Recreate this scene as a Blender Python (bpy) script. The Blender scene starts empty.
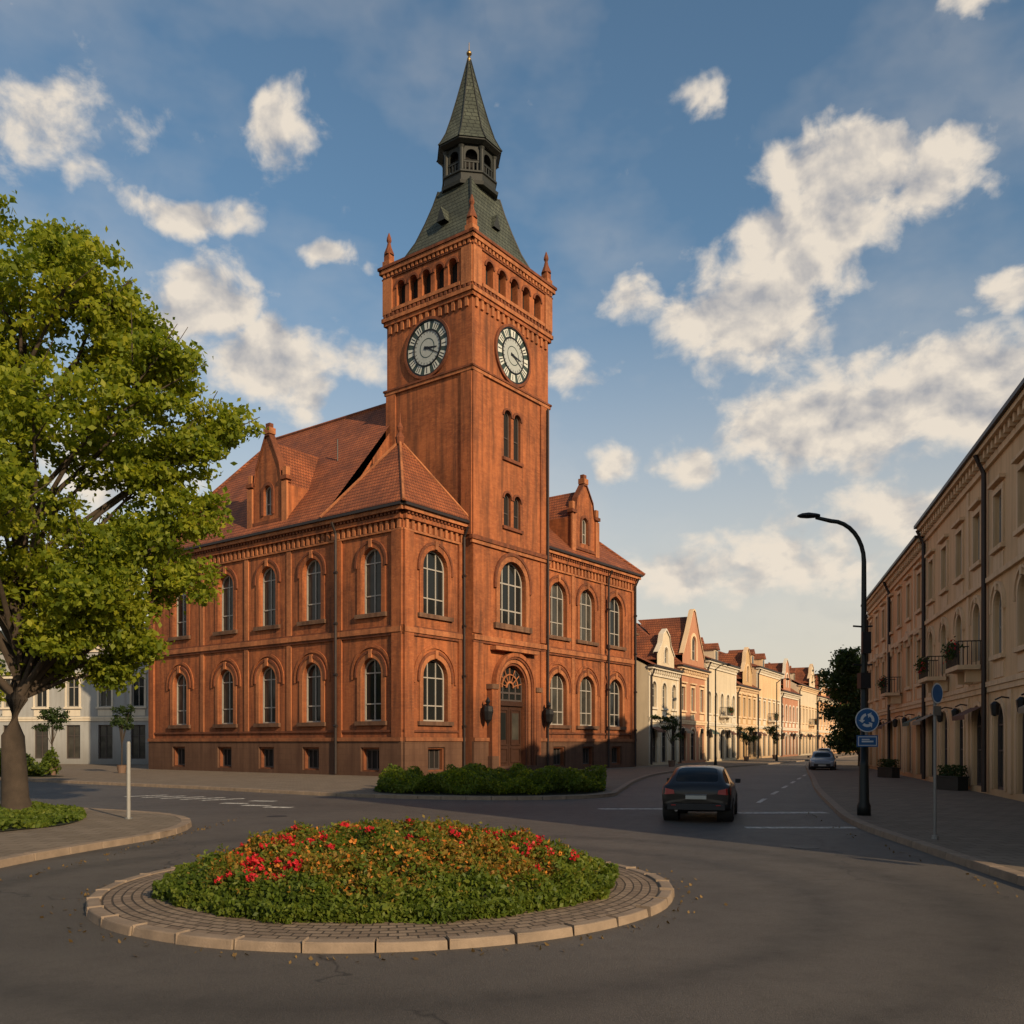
import bpy, math, random, bmesh
import numpy as np
from mathutils import Vector, Matrix
from mathutils.geometry import tessellate_polygon
random.seed(7); np.random.seed(7)
rad=math.radians
scene=bpy.context.scene
scene.view_settings.view_transform='Standard'; scene.view_settings.look='None'; scene.view_settings.exposure=0
col=scene.collection

# ---------------------------------------------------------------- nodes
def N(nt,typ,ins=None,**attrs):
    n=nt.nodes.new(typ)
    for k,v in attrs.items(): setattr(n,k,v)
    for k,v in (ins or {}).items():
        if isinstance(v,bpy.types.NodeSocket): nt.links.new(v,n.inputs[k])
        else: n.inputs[k].default_value=v
    return n
def M(nt,op,a,b=0.0,c=None,clamp=False):
    ins={0:a,1:b}
    if c is not None: ins[2]=c
    return N(nt,'ShaderNodeMath',ins,operation=op,use_clamp=clamp).outputs[0]
def c4(c): return (c[0],c[1],c[2],1)
def newmat(name):
    m=bpy.data.materials.new(name); m.use_nodes=True; nt=m.node_tree; nt.nodes.clear()
    out=N(nt,'ShaderNodeOutputMaterial'); return m,nt,out
def mixc(nt,f,a,b,bt='MIX'):
    return N(nt,'ShaderNodeMixRGB',{0:f,1:a,2:b},blend_type=bt).outputs[0]
def ramp(nt,f,stops):
    r=N(nt,'ShaderNodeValToRGB',{0:f}); e=r.color_ramp.elements
    while len(e)<len(stops): e.new(0.5)
    for i,(p,c) in enumerate(stops): e[i].position=p; e[i].color=c4(c)
    return r.outputs[0]
def boxuv(nt):
    tc=N(nt,'ShaderNodeTexCoord').outputs['Object']
    g=N(nt,'ShaderNodeNewGeometry').outputs['True Normal']
    vt=N(nt,'ShaderNodeVectorTransform',{0:g},vector_type='NORMAL',convert_from='WORLD',convert_to='OBJECT').outputs[0]
    s=N(nt,'ShaderNodeSeparateXYZ',{0:vt}); p=N(nt,'ShaderNodeSeparateXYZ',{0:tc})
    f=M(nt,'GREATER_THAN',M(nt,'ABSOLUTE',s.outputs[0]),M(nt,'ABSOLUTE',s.outputs[1]))
    u=M(nt,'ADD',M(nt,'MULTIPLY',p.outputs[0],M(nt,'SUBTRACT',1.0,f)),M(nt,'MULTIPLY',p.outputs[1],f))
    return N(nt,'ShaderNodeCombineXYZ',{0:u,1:p.outputs[2],2:0.0}).outputs[0],tc
def noise(nt,v,scale,detail=4,rough=.55,dist=0.0):
    return N(nt,'ShaderNodeTexNoise',{'Vector':v,'Scale':scale,'Detail':detail,'Roughness':rough,'Distortion':dist}).outputs[0]
def mr(nt,v,a,b,c=0.0,d=1.0,**k): return N(nt,'ShaderNodeMapRange',{0:v,1:a,2:b,3:c,4:d},**k).outputs[0]
def bump(nt,h,s=.5,d=.02):
    return N(nt,'ShaderNodeBump',{'Height':h,'Strength':s,'Distance':d}).outputs[0]
def pbsdf(nt,out,col_,rough=.8,nrm=None,metal=0.0,spec=.4):
    ins={'Base Color':col_,'Roughness':rough,'Metallic':metal,'Specular IOR Level':spec}
    if nrm is not None: ins['Normal']=nrm
    b=N(nt,'ShaderNodeBsdfPrincipled',ins); nt.links.new(b.outputs[0],out.inputs[0]); return b
def mat_plain(name,c,rough=.6,metal=0.0,var=.25,scale=3.0,spec=.4,bmp=0.0):
    m,nt,out=newmat(name); tc=N(nt,'ShaderNodeTexCoord').outputs['Object']
    n=noise(nt,tc,scale,4,.6)
    cc=mixc(nt,n,c4([x*(1-var) for x in c]),c4([min(1,x*(1+var)) for x in c]))
    nr=bump(nt,noise(nt,tc,scale*12,3),bmp,.01) if bmp else None
    pbsdf(nt,out,cc,rough,nr,metal,spec); return m
def mat_brick(name,c1,c2,mort,bw=.26,bh=.085,var=.6,dirt=(.062,.030,.020),dirtamt=.8):
    m,nt,out=newmat(name); uv,tc=boxuv(nt)
    b=N(nt,'ShaderNodeTexBrick',{'Vector':uv,'Color1':c4(c1),'Color2':c4(c2),'Mortar':c4(mort),'Scale':1.0,'Mortar Size':.009,'Mortar Smooth':.3,'Bias':0.0,'Brick Width':bw,'Row Height':bh})
    n1=noise(nt,tc,.35,5,.6); n2=noise(nt,uv,2.3,5,.68)
    st=N(nt,'ShaderNodeMapping',{'Vector':uv,'Scale':(1.8,.14,1)}).outputs[0]
    n3=noise(nt,st,1.2,5,.62)
    cc=mixc(nt,M(nt,'MULTIPLY',mr(nt,n2,.38,.72),var),b.outputs[0],c4(tuple(x*.45 for x in c1)))
    cc=mixc(nt,M(nt,'MULTIPLY',mr(nt,n1,.4,.7),.5),cc,c4(tuple(min(1,x*1.4) for x in c2)))
    cc=mixc(nt,M(nt,'MULTIPLY',mr(nt,n3,.43,.70),dirtamt),cc,c4(dirt))
    z=N(nt,'ShaderNodeSeparateXYZ',{0:tc}).outputs[2]
    g=mr(nt,M(nt,'ADD',z,M(nt,'MULTIPLY',n2,4.0)),.8,8.0,.8,0.0)
    cc=mixc(nt,g,cc,c4(dirt))
    pbsdf(nt,out,cc,.88,bump(nt,M(nt,'ADD',M(nt,'MULTIPLY',b.outputs[1],-1.0),n2),.4,.012),spec=.25); return m
def mat_tiles(name,c1,c2,dark,w=.22,h=.24):
    m,nt,out=newmat(name); uv,tc=boxuv(nt)
    b=N(nt,'ShaderNodeTexBrick',{'Vector':uv,'Color1':c4(c1),'Color2':c4(c2),'Mortar':c4(dark),'Scale':1.0,'Mortar Size':.022,'Mortar Smooth':.6,'Brick Width':w,'Row Height':h})
    n=noise(nt,tc,.6,5,.65); n2=noise(nt,tc,4,4,.6)
    cc=mixc(nt,M(nt,'MULTIPLY',mr(nt,n,.38,.64),.75),b.outputs[0],c4(dark))
    cc=mixc(nt,M(nt,'MULTIPLY',n2,.3),cc,c4(c2))
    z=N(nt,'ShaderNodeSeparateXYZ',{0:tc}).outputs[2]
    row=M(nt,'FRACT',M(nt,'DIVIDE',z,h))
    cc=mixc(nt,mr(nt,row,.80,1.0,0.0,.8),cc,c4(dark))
    hh=M(nt,'SUBTRACT',M(nt,'MULTIPLY',b.outputs[1],-.6),row)
    pbsdf(nt,out,cc,.8,bump(nt,hh,.9,.06),spec=.3); return m
def mat_plaster(name,c,var=.18,dirt=.45):
    m,nt,out=newmat(name); uv,tc=boxuv(nt)
    n=noise(nt,tc,.5,5,.6); st=N(nt,'ShaderNodeMapping',{'Vector':uv,'Scale':(2.5,.2,1)}).outputs[0]
    n3=noise(nt,st,1.0,5,.65)
    cc=mixc(nt,n,c4([x*(1-var) for x in c]),c4([min(1,x*(1+var)) for x in c]))
    cc=mixc(nt,M(nt,'MULTIPLY',mr(nt,n3,.46,.74),dirt),cc,c4([c[0]*.45,c[1]*.38,c[2]*.32]))
    z=N(nt,'ShaderNodeSeparateXYZ',{0:tc}).outputs[2]
    g=mr(nt,M(nt,'ADD',z,M(nt,'MULTIPLY',n3,2.0)),.8,3.4,.6,0.0)
    cc=mixc(nt,g,cc,c4([c[0]*.32,c[1]*.30,c[2]*.28]))
    pbsdf(nt,out,cc,.9,bump(nt,noise(nt,tc,14,3),.25,.01),spec=.2); return m
def mat_glass(name,c=(.014,.016,.016),rough=.07,cur=.5,spec=.22):
    m,nt,out=newmat(name); g=N(nt,'ShaderNodeNewGeometry'); tc=N(nt,'ShaderNodeTexCoord').outputs['Object']
    r=g.outputs['Random Per Island']
    f=M(nt,'MULTIPLY',M(nt,'GREATER_THAN',r,.5),cur)
    cc=mixc(nt,M(nt,'MULTIPLY',f,noise(nt,tc,1.2,2)),c4(c),(.16,.14,.11,1))
    pbsdf(nt,out,cc,rough,bump(nt,noise(nt,tc,1.1,2),.14,.05),spec=spec); return m
def mat_leaf(name,stops,nscale=.5,trans=.35,rough=.55):
    m,nt,out=newmat(name); g=N(nt,'ShaderNodeNewGeometry'); tc=N(nt,'ShaderNodeTexCoord').outputs['Object']
    n=noise(nt,tc,nscale,2,.6)
    f=M(nt,'ADD',M(nt,'MULTIPLY',g.outputs['Random Per Island'],.55),M(nt,'MULTIPLY',M(nt,'SUBTRACT',n,.28),1.0),clamp=True)
    cc=ramp(nt,f,stops)
    b=N(nt,'ShaderNodeBsdfPrincipled',{'Base Color':cc,'Roughness':rough,'Specular IOR Level':.25})
    t=N(nt,'ShaderNodeBsdfTranslucent',{'Color':mixc(nt,1.0,cc,(1.9,1.8,.8,1),'MULTIPLY')})
    mx=N(nt,'ShaderNodeMixShader',{0:trans,1:b.outputs[0],2:t.outputs[0]}); nt.links.new(mx.outputs[0],out.inputs[0]); return m

BR=mat_brick('red_brick',(.285,.080,.030),(.41,.130,.045),(.24,.105,.058))
BRD=mat_brick('dark_brick',(.16,.048,.022),(.24,.075,.033),(.13,.06,.038))
BRL=mat_brick('light_brick',(.34,.112,.044),(.46,.168,.066),(.29,.15,.085),dirtamt=.6)
STN=mat_brick('plinth_stone',(.15,.080,.048),(.19,.105,.064),(.08,.046,.032),.7,.33)
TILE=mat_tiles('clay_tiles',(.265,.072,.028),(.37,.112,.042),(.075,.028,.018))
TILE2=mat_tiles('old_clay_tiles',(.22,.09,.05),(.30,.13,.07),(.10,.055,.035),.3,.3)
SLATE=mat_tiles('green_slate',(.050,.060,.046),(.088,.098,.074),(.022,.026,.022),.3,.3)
DARKW=mat_plain('dark_green_wood',(.020,.022,.019),.6,var=.4,scale=3)
GLASS=mat_glass('window_glass')
VOID=mat_plain('painted_dark_inside',(.012,.010,.009),.9)  # near-black colour painted in for the unlit inside of openings
FRAME=mat_plain('white_window_frame',(.34,.31,.27),.6,var=.2)
FRAMED=mat_plain('dark_window_frame',(.07,.055,.05),.6)
DOORW=mat_plain('door_wood',(.045,.020,.012),.5,var=.5,scale=5)
METAL=mat_plain('black_metal',(.018,.018,.02),.45,.4,var=.3)
GUT=mat_plain('gutter_metal',(.045,.036,.034),.5,.6,var=.3)
GOLD=mat_plain('gilt',(.25,.17,.07),.5,.9)
WHITE=mat_plain('clock_white',(.55,.56,.50),.6,var=.12,scale=2)
CLKG=mat_plain('clock_grey',(.36,.38,.36),.5,var=.2)
CLKD=mat_plain('clock_dark',(.035,.055,.048),.5)

# ---------------------------------------------------------------- mesh builder
def empty(name,loc=(0,0,0),rz=0):
    e=bpy.data.objects.new(name,None); e.location=loc; e.rotation_euler=(0,0,rz); e.empty_display_size=.5
    col.objects.link(e); return e
class MB:
    def __init__(s): s.v=[];s.f=[];s.m=[];s.mats=[]
    def mi(s,m):
        if m not in s.mats: s.mats.append(m)
        return s.mats.index(m)
    def add(s,vs,fs,m):
        k=len(s.v); s.v+= [tuple(x) for x in vs]; i=s.mi(m)
        for f in fs: s.f.append([k+j for j in f]); s.m.append(i)
    def box(s,x0,x1,y0,y1,z0,z1,m,T=None):
        vs=[(x0,y0,z0),(x1,y0,z0),(x1,y1,z0),(x0,y1,z0),(x0,y0,z1),(x1,y0,z1),(x1,y1,z1),(x0,y1,z1)]
        if T: vs=[T@Vector(v) for v in vs]
        s.add(vs,[(0,3,2,1),(4,5,6,7),(0,1,5,4),(1,2,6,5),(2,3,7,6),(3,0,4,7)],m)
    def lathe(s,prof,cx,cy,seg,m,rot=0,sx=1,sy=1,cap=True):
        vs=[];fs=[]
        for (r,z) in prof:
            for i in range(seg):
                a=rot+2*math.pi*i/seg; vs.append((cx+r*math.cos(a)*sx,cy+r*math.sin(a)*sy,z))
        for j in range(len(prof)-1):
            for i in range(seg):
                i2=(i+1)%seg; fs.append((j*seg+i,j*seg+i2,(j+1)*seg+i2,(j+1)*seg+i))
        if cap: fs.append(tuple(range(seg))[::-1]); fs.append(tuple((len(prof)-1)*seg+i for i in range(seg)))
        s.add(vs,fs,m)
    def tube(s,pts,rads,m,seg=8):
        pts=[Vector(p) for p in pts]; vs=[];fs=[]
        for i,p in enumerate(pts):
            d=(pts[min(i+1,len(pts)-1)]-pts[max(i-1,0)]).normalized()
            a=d.cross(Vector((0,0,1)));
            if a.length<.05: a=d.cross(Vector((1,0,0)))
            a.normalize(); b=d.cross(a); r=rads[i] if hasattr(rads,'__len__') else rads
            for k in range(seg):
                t=2*math.pi*k/seg; vs.append(p+a*math.cos(t)*r+b*math.sin(t)*r)
        for i in range(len(pts)-1):
            for k in range(seg):
                k2=(k+1)%seg; fs.append((i*seg+k,i*seg+k2,(i+1)*seg+k2,(i+1)*seg+k))
        fs.append(tuple(range(seg))); fs.append(tuple((len(pts)-1)*seg+k for k in range(seg)))
        s.add(vs,fs,m)
    def build(s,name,parent=None,smooth=False,bevel=0):
        if not s.v: return None
        me=bpy.data.meshes.new(name); me.from_pydata(s.v,[],s.f); me.polygons.foreach_set('material_index',s.m)
        for m in s.mats: me.materials.append(m)
        if smooth: me.polygons.foreach_set('use_smooth',[True]*len(s.f))
        me.update(); o=bpy.data.objects.new(name,me); col.objects.link(o)
        if parent: o.parent=parent
        if bevel:
            b=o.modifiers.new('b','BEVEL'); b.width=bevel; b.segments=2; b.limit_method='ANGLE'
        return o
def outline(a,z0,z1,w,kind,seg=12):
    h=w/2
    if kind=='rect': return [(a-h,z0),(a+h,z0),(a+h,z1),(a-h,z1)]
    if kind=='arch': zs=z1-h; rise=h
    else: rise=w*.18; zs=z1-rise
    return [(a-h,z0)]+[(a+h,z0)]+[(a+h*math.cos(math.pi*i/seg),zs+rise*math.sin(math.pi*i/seg)) for i in range(seg+1)]
class Fac:
    def __init__(s,b,o,u):
        s.b=b; s.o=Vector(o); s.u=Vector(u).normalized(); s.n=s.u.cross(Vector((0,0,1)))
    def P(s,a,z,d=0): return s.o+s.u*a+Vector((0,0,z))+s.n*d
    def box(s,a0,a1,z0,z1,d0,d1,m,part='trim'):
        mb=s.b[part]; vs=[s.P(a,z,d) for d in (d1,d0) for (a,z) in ((a0,z0),(a1,z0),(a1,z1),(a0,z1))]
        mb.add(vs,[(0,1,2,3),(7,6,5,4),(0,4,5,1),(1,5,6,2),(2,6,7,3),(3,7,4,0)],m)
    def wall(s,outer,ops,m,depth=.3,d=0,part='walls'):
        mb=s.b[part]; loops=[outer]+[outline(*o[:5]) for o in ops]
        tr=tessellate_polygon([[Vector((p[0],p[1],0)) for p in l] for l in loops])
        flat=[p for l in loops for p in l]
        mb.add([s.P(p[0],p[1],d) for p in flat],[tuple(t) for t in tr],m)
        for l in loops[1:]:
            n=len(l); vs=[s.P(p[0],p[1],d) for p in l]+[s.P(p[0],p[1],d-depth) for p in l]
            mb.add(vs,[(i,(i+1)%n,n+(i+1)%n,n+i) for i in range(n)],m)
    def window(s,a,z0,z1,w,kind,d=-.24,fw=.09,nm=1,trans=(.5,),frame=FRAME,glass=GLASS,bar=.06):
        l=outline(a,z0,z1,w,kind); s.b['glass'].add([s.P(p[0],p[1],d) for p in l],[tuple(range(len(l)))],glass)
        l2=outline(a,z0+fw,z1-fw,w-2*fw,kind); n=len(l); f=d+.07
        vs=[s.P(p[0],p[1],f) for p in l]+[s.P(p[0],p[1],f) for p in l2]+[s.P(p[0],p[1],d+.004) for p in l2]
        s.b['frames'].add(vs,[(i,(i+1)%n,n+(i+1)%n,n+i) for i in range(n)]+[(n+i,n+(i+1)%n,2*n+(i+1)%n,2*n+i) for i in range(n)],frame)
        top=z1-fw*.5
        for k in range(nm):
            x=a-w/2+w*(k+1)/(nm+1); zt=top
            if kind=='arch': zt=z1-w/2+math.sqrt(max(0,(w/2)**2-(x-a)**2))-fw*.5
            s.box(x-bar/2,x+bar/2,z0+fw*.5,zt,d+.003,f-.012,frame,'frames')
        sp=z1-(w/2 if kind=='arch' else 0)
        for t in trans:
            z=z0+(sp-z0)*t if kind=='arch' else z0+(z1-z0)*t
            s.box(a-w/2+.02,a+w/2-.02,z-bar/2,z+bar/2,d+.003,f-.018,frame,'frames')
    def ring(s,a,zs,r0,r1,d0,d1,m,z0=None,seg=14,part='trim'):
        mb=s.b[part]; vs=[];fs=[]
        for i in range(seg+1):
            t=math.pi*i/seg; c,sn=math.cos(t),math.sin(t)
            for (r,d) in ((r0,d0),(r0,d1),(r1,d1),(r1,d0)): vs.append(s.P(a+r*c,zs+r*sn,d))
        for i in range(seg):
            for k in range(3): fs.append((i*4+k,i*4+k+1,i*4+5+k,i*4+4+k))
        mb.add(vs,fs,m)
        if z0 is not None:
            s.box(a-r1,a-r0,z0,zs,d0,d1,m,part); s.box(a+r0,a+r1,z0,zs,d0,d1,m,part)
    def dentils(s,a0,a1,z0,z1,d0,d1,pitch,w,m):
        n=max(1,int((a1-a0)/pitch)); p=(a1-a0)/n
        for i in range(n): c=a0+(i+.5)*p; s.box(c-w/2,c+w/2,z0,z1,d0,d1,m)
class Bld(dict):
    def __init__(s,name,loc,rz):
        s.name=name; s.e=empty(name,loc,rz)
        for k in ('walls','trim','glass','frames','roof','metal','door'): s[k]=MB()
    def finish(s):
        for k in ('walls','trim','glass','frames','roof','metal','door'): s[k].build(k,s.e)

# ================================================================ TOWN HALL
TH=Bld('brick_town_hall',(-6.06,50,0),math.atan2(.803,.596))
EZ=15.0
def style_arch(F,a,z0,z1,w,blind=False):
    r=w/2; zs=z1-r
    F.ring(a,zs,r+.002,r+.30,-.02,.07,BRL if blind else BR,z0)
    F.ring(a,zs,r+.303,r+.45,-.02,.12,BRD,zs-.25)
    F.box(a-r-.42,a+r+.42,z0-.24,z0-.003,-.02,.17,STN)
    F.box(a-.12,a+.12,z1+.02,z1+.5,.05,.17,BRL)
    if blind: F.ring(a,zs,r+.62,r+.78,-.02,.075,BR,zs-.35)
def facade(F,x0,x1,wins,ww):
    ops=[]
    for a,w in zip(wins,ww):
        ops.append((a,9.4,13.15,w,'arch')); ops.append((a,3.25,6.85,w,'arch')); ops.append((a,.45,1.65,1.3,'rect'))
    F.wall([(x0,0),(x1,0),(x1,EZ),(x0,EZ)],ops,BR,.38)
    for a,w in zip(wins,ww):
        k=1 if w<2 else 2
        F.window(a,9.4,13.15,w,'arch',d=-.32,nm=k,trans=(.36,1.0),bar=.07); F.window(a,3.25,6.85,w,'arch',d=-.32,nm=k,trans=(.36,1.0),bar=.07)
        F.window(a,.45,1.65,1.3,'rect',d=-.3,nm=2,trans=(),frame=FRAMED,glass=VOID)
        style_arch(F,a,9.4,13.15,w); style_arch(F,a,3.25,6.85,w,True)
    cur=x0
    for a in sorted(wins):
        F.box(cur,a-.75,.0,2.1,-.02,.14,STN); F.box(a-.75,a+.75,1.75,2.1,-.02,.138,STN); F.box(a-.75,a+.75,.0,.36,-.02,.138,STN); cur=a+.75
    F.box(cur,x1,0,2.1,-.02,.14,STN)
    F.box(x0,x1,2.1,2.32,-.02,.22,BRL); F.box(x0,x1,2.62,2.74,-.02,.1,BRD)
    F.box(x0,x1,8.05,8.2,-.02,.12,BRD); F.box(x0,x1,8.203,8.5,-.02,.2,BRL); F.box(x0,x1,8.503,8.6,-.02,.13,BRD)
    F.box(x0,x1,13.86,13.98,-.02,.12,BRL)
    F.dentils(x0,x1,13.983,14.5,-.02,.14,.44,.2,BRL)
    F.box(x0,x1,14.503,14.75,-.02,.24,BR); F.dentils(x0,x1,14.753,14.9,-.02,.34,.3,.15,BRD)
    F.box(x0-.3,x1+.3,14.903,EZ+.12,-.02,.45,BRL); F.box(x0-.35,x1+.35,EZ+.123,EZ+.28,.0,.6,GUT)
FL=Fac(TH,(0,24.9,0),(0,-1,0))
lw=[24.9-s for s in (2.45,7.5,11.7,16.0,21.2)]
facade(FL,0,24.9,lw,[1.65]*5)
for s0,s1,dd in ((0,.75,.30),(4.85,5.45,.26),(24.3,24.9,.3)): FL.box(24.9-s1,24.9-s0,2.33,13.84,-.02,dd*.5,BR)
for s0 in (9.6,13.8,18.6): FL.box(24.9-s0-.2,24.9-s0+.2,2.75,8.04,-.02,.075,BRL); FL.box(24.9-s0-.2,24.9-s0+.2,8.61,13.85,-.02,.075,BRL)
FR=Fac(TH,(0,0,0),(1,0,0))
facade(FR,0,5.22,[2.68],[2.15])
facade(FR,13.27,26.4,[15.5,19.3,23.4],[2.1]*3)
for a0,a1 in ((.0,.75),(4.7,5.2),(25.8,26.4)): FR.box(a0,a1,2.33,13.84,-.02,.15,BR)
for a in (17.4,21.4): FR.box(a-.2,a+.2,2.75,8.04,-.02,.075,BRL); FR.box(a-.2,a+.2,8.61,13.85,-.02,.075,BRL)
Fend=Fac(TH,(26.4,0,0),(0,1,0)); Fend.wall([(0,0),(10,0),(10,EZ),(0,EZ)],[(3,9.4,13.1,1.6,'arch'),(7,9.4,13.1,1.6,'arch'),(3,3.2,6.8,1.6,'arch'),(7,3.2,6.8,1.6,'arch')],BR)
for a in (3,7):
    Fend.window(a,9.4,13.1,1.6,'arch'); Fend.window(a,3.2,6.8,1.6,'arch')
Fend.box(0,10,14.5,EZ+.1,-.02,.4,BRL)
Fac(TH,(26.4,10,0),(-1,0,0)).wall([(0,0),(12.4,0),(12.4,EZ),(0,EZ)],[],BR)
Fac(TH,(14,10,0),(0,1,0)).wall([(0,0),(14.9,0),(14.9,EZ),(0,EZ)],[],BR)
Fac(TH,(14,24.9,0),(-1,0,0)).wall([(0,0),(14,0),(14,EZ),(0,EZ)],[],BR)
R_=TH['roof']; ez=EZ+.28
R_.add([(-.6,6.0,ez),(-.6,25.5,ez),(14.6,25.5,ez),(14.6,6.0,ez),(7,6.0,24.7),(7,19.6,24.7)],[(0,4,5,1),(1,5,2),(2,5,4,3)],TILE)
TH['walls'].add([(0,6.05,EZ),(14,6.05,EZ),(7,6.05,24.4)],[(0,1,2)],BR)
R_.add([(5,-.6,ez),(27.0,-.6,ez),(27.0,10.6,ez),(5,10.6,ez),(5,5,20.4),(21.6,5,20.4)],[(0,1,5,4),(1,2,5),(2,3,4,5)],TILE)
R_.add([(-.6,-.6,ez+.02),(5.3,-.6,ez+.02),(5.3,6.1,ez+.02),(-.6,6.1,ez+.02),(2.6,2.7,20.0)],[(0,1,4),(1,2,4),(2,3,4),(3,0,4)],TILE)
for p in ((-.6,-.6),(5.3,-.6),(-.6,6.1)): R_.tube([(p[0],p[1],ez+.05),(2.6,2.7,20.05)],.09,BRL,6)
R_.lathe([(.22,19.8),(.3,20.2),(.12,20.5),(.2,20.8),(.06,21.1),(.02,21.7)],2.6,2.7,10,BRD)
for p,q in (((7,6.2,24.72),(7,19.6,24.72)),((7,19.6,24.72),(-.6,25.5,ez+.03)),((21.6,5,20.42),(27.0,-.6,ez+.03)),((13,5,20.42),(21.6,5,20.42)),((21.6,5,20.42),(27.0,10.6,ez+.03)),((7,19.6,24.72),(14.6,25.5,ez+.03))):
    R_.tube([p,q],.13,TILE,6)
def gable(F,c,w,zb,zt,slope0):
    h=w/2
    pts=[(c-h,zb),(c+h,zb),(c+h,zb+2.9),(c+h*.72,zb+3.15),(c+h*.62,zb+4.1),(c+.18,zt),(c-.18,zt),(c-h*.62,zb+4.1),(c-h*.72,zb+3.15),(c-h,zb+2.9)]
    F.wall(pts,[(c-.0,zb+1.1,zb+2.95,.8,'arch')],BR,.25,d=.06); F.window(c,zb+1.1,zb+2.95,.8,'arch',d=-.17,trans=(.5,))
    F.ring(c,zb+2.55,.42,.62,.05,.13,BRD,zb+1.1)
    for k in range(2,9):
        p,q=pts[k],pts[k+1]
        P=[F.P(p[0],p[1],-.3),F.P(q[0],q[1],-.3),F.P(q[0],q[1],.16),F.P(p[0],p[1],.16)]
        F.b['trim'].add(P+[v+Vector((0,0,.16)) for v in P],[(4,5,6,7),(3,2,6,7),(0,1,5,4),(0,3,7,4),(1,2,6,5)],BRD)
    for sx in (-1,1):
        x=c+sx*(h-.15); F.box(x-.24,x+.24,zb-.02,zb+2.95,.065,.2,BRL); F.box(x-.3,x+.3,zb+3.06,zb+3.3,-.2,.26,BRD); F.box(x-.17,x+.17,zb+3.3,zb+3.85,-.15,.17,BRL)
    F.box(c-h,c+h,zb+.55,zb+.75,.05,.16,BRD)
    F.box(c-.3,c+.3,zt+.12,zt+.5,-.3,.2,BRL); F.box(c-.2,c+.2,zt+.5,zt+.8,-.2,.1,BRD)
    zr=zt-.3; ze=zb+2.75
    def bk(z): return -((z-ez)/slope0-.6)
    A=[F.P(c-h,ze,0),F.P(c+h,ze,0),F.P(c,zr,0),F.P(c,zr,bk(zr)-.3),F.P(c-h,ze,bk(ze)-.3),F.P(c+h,ze,bk(ze)-.3)]
    F.b['roof'].add(A,[(0,2,3,4),(2,1,5,3)],TILE)
    for sx in (-1,1):
        F.b['walls'].add([F.P(c+sx*h,zb,0),F.P(c+sx*h,ze,0),F.P(c+sx*h,ze,bk(ze)-.4)],[(0,1,2)],BR)
gable(FL,24.9-11.6,3.7,EZ+.3,21.4,(24.7-ez)/7.6)
gable(FR,18.9,3.5,EZ+.3,20.6,(20.4-ez)/5.6)
for (x,y,z) in ((3.0,16.5,19.5),(3.4,9.0,20)): TH['metal'].tube([(x,y,z-.5),(x,y,z+1.6)],.04,METAL,6)
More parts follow.
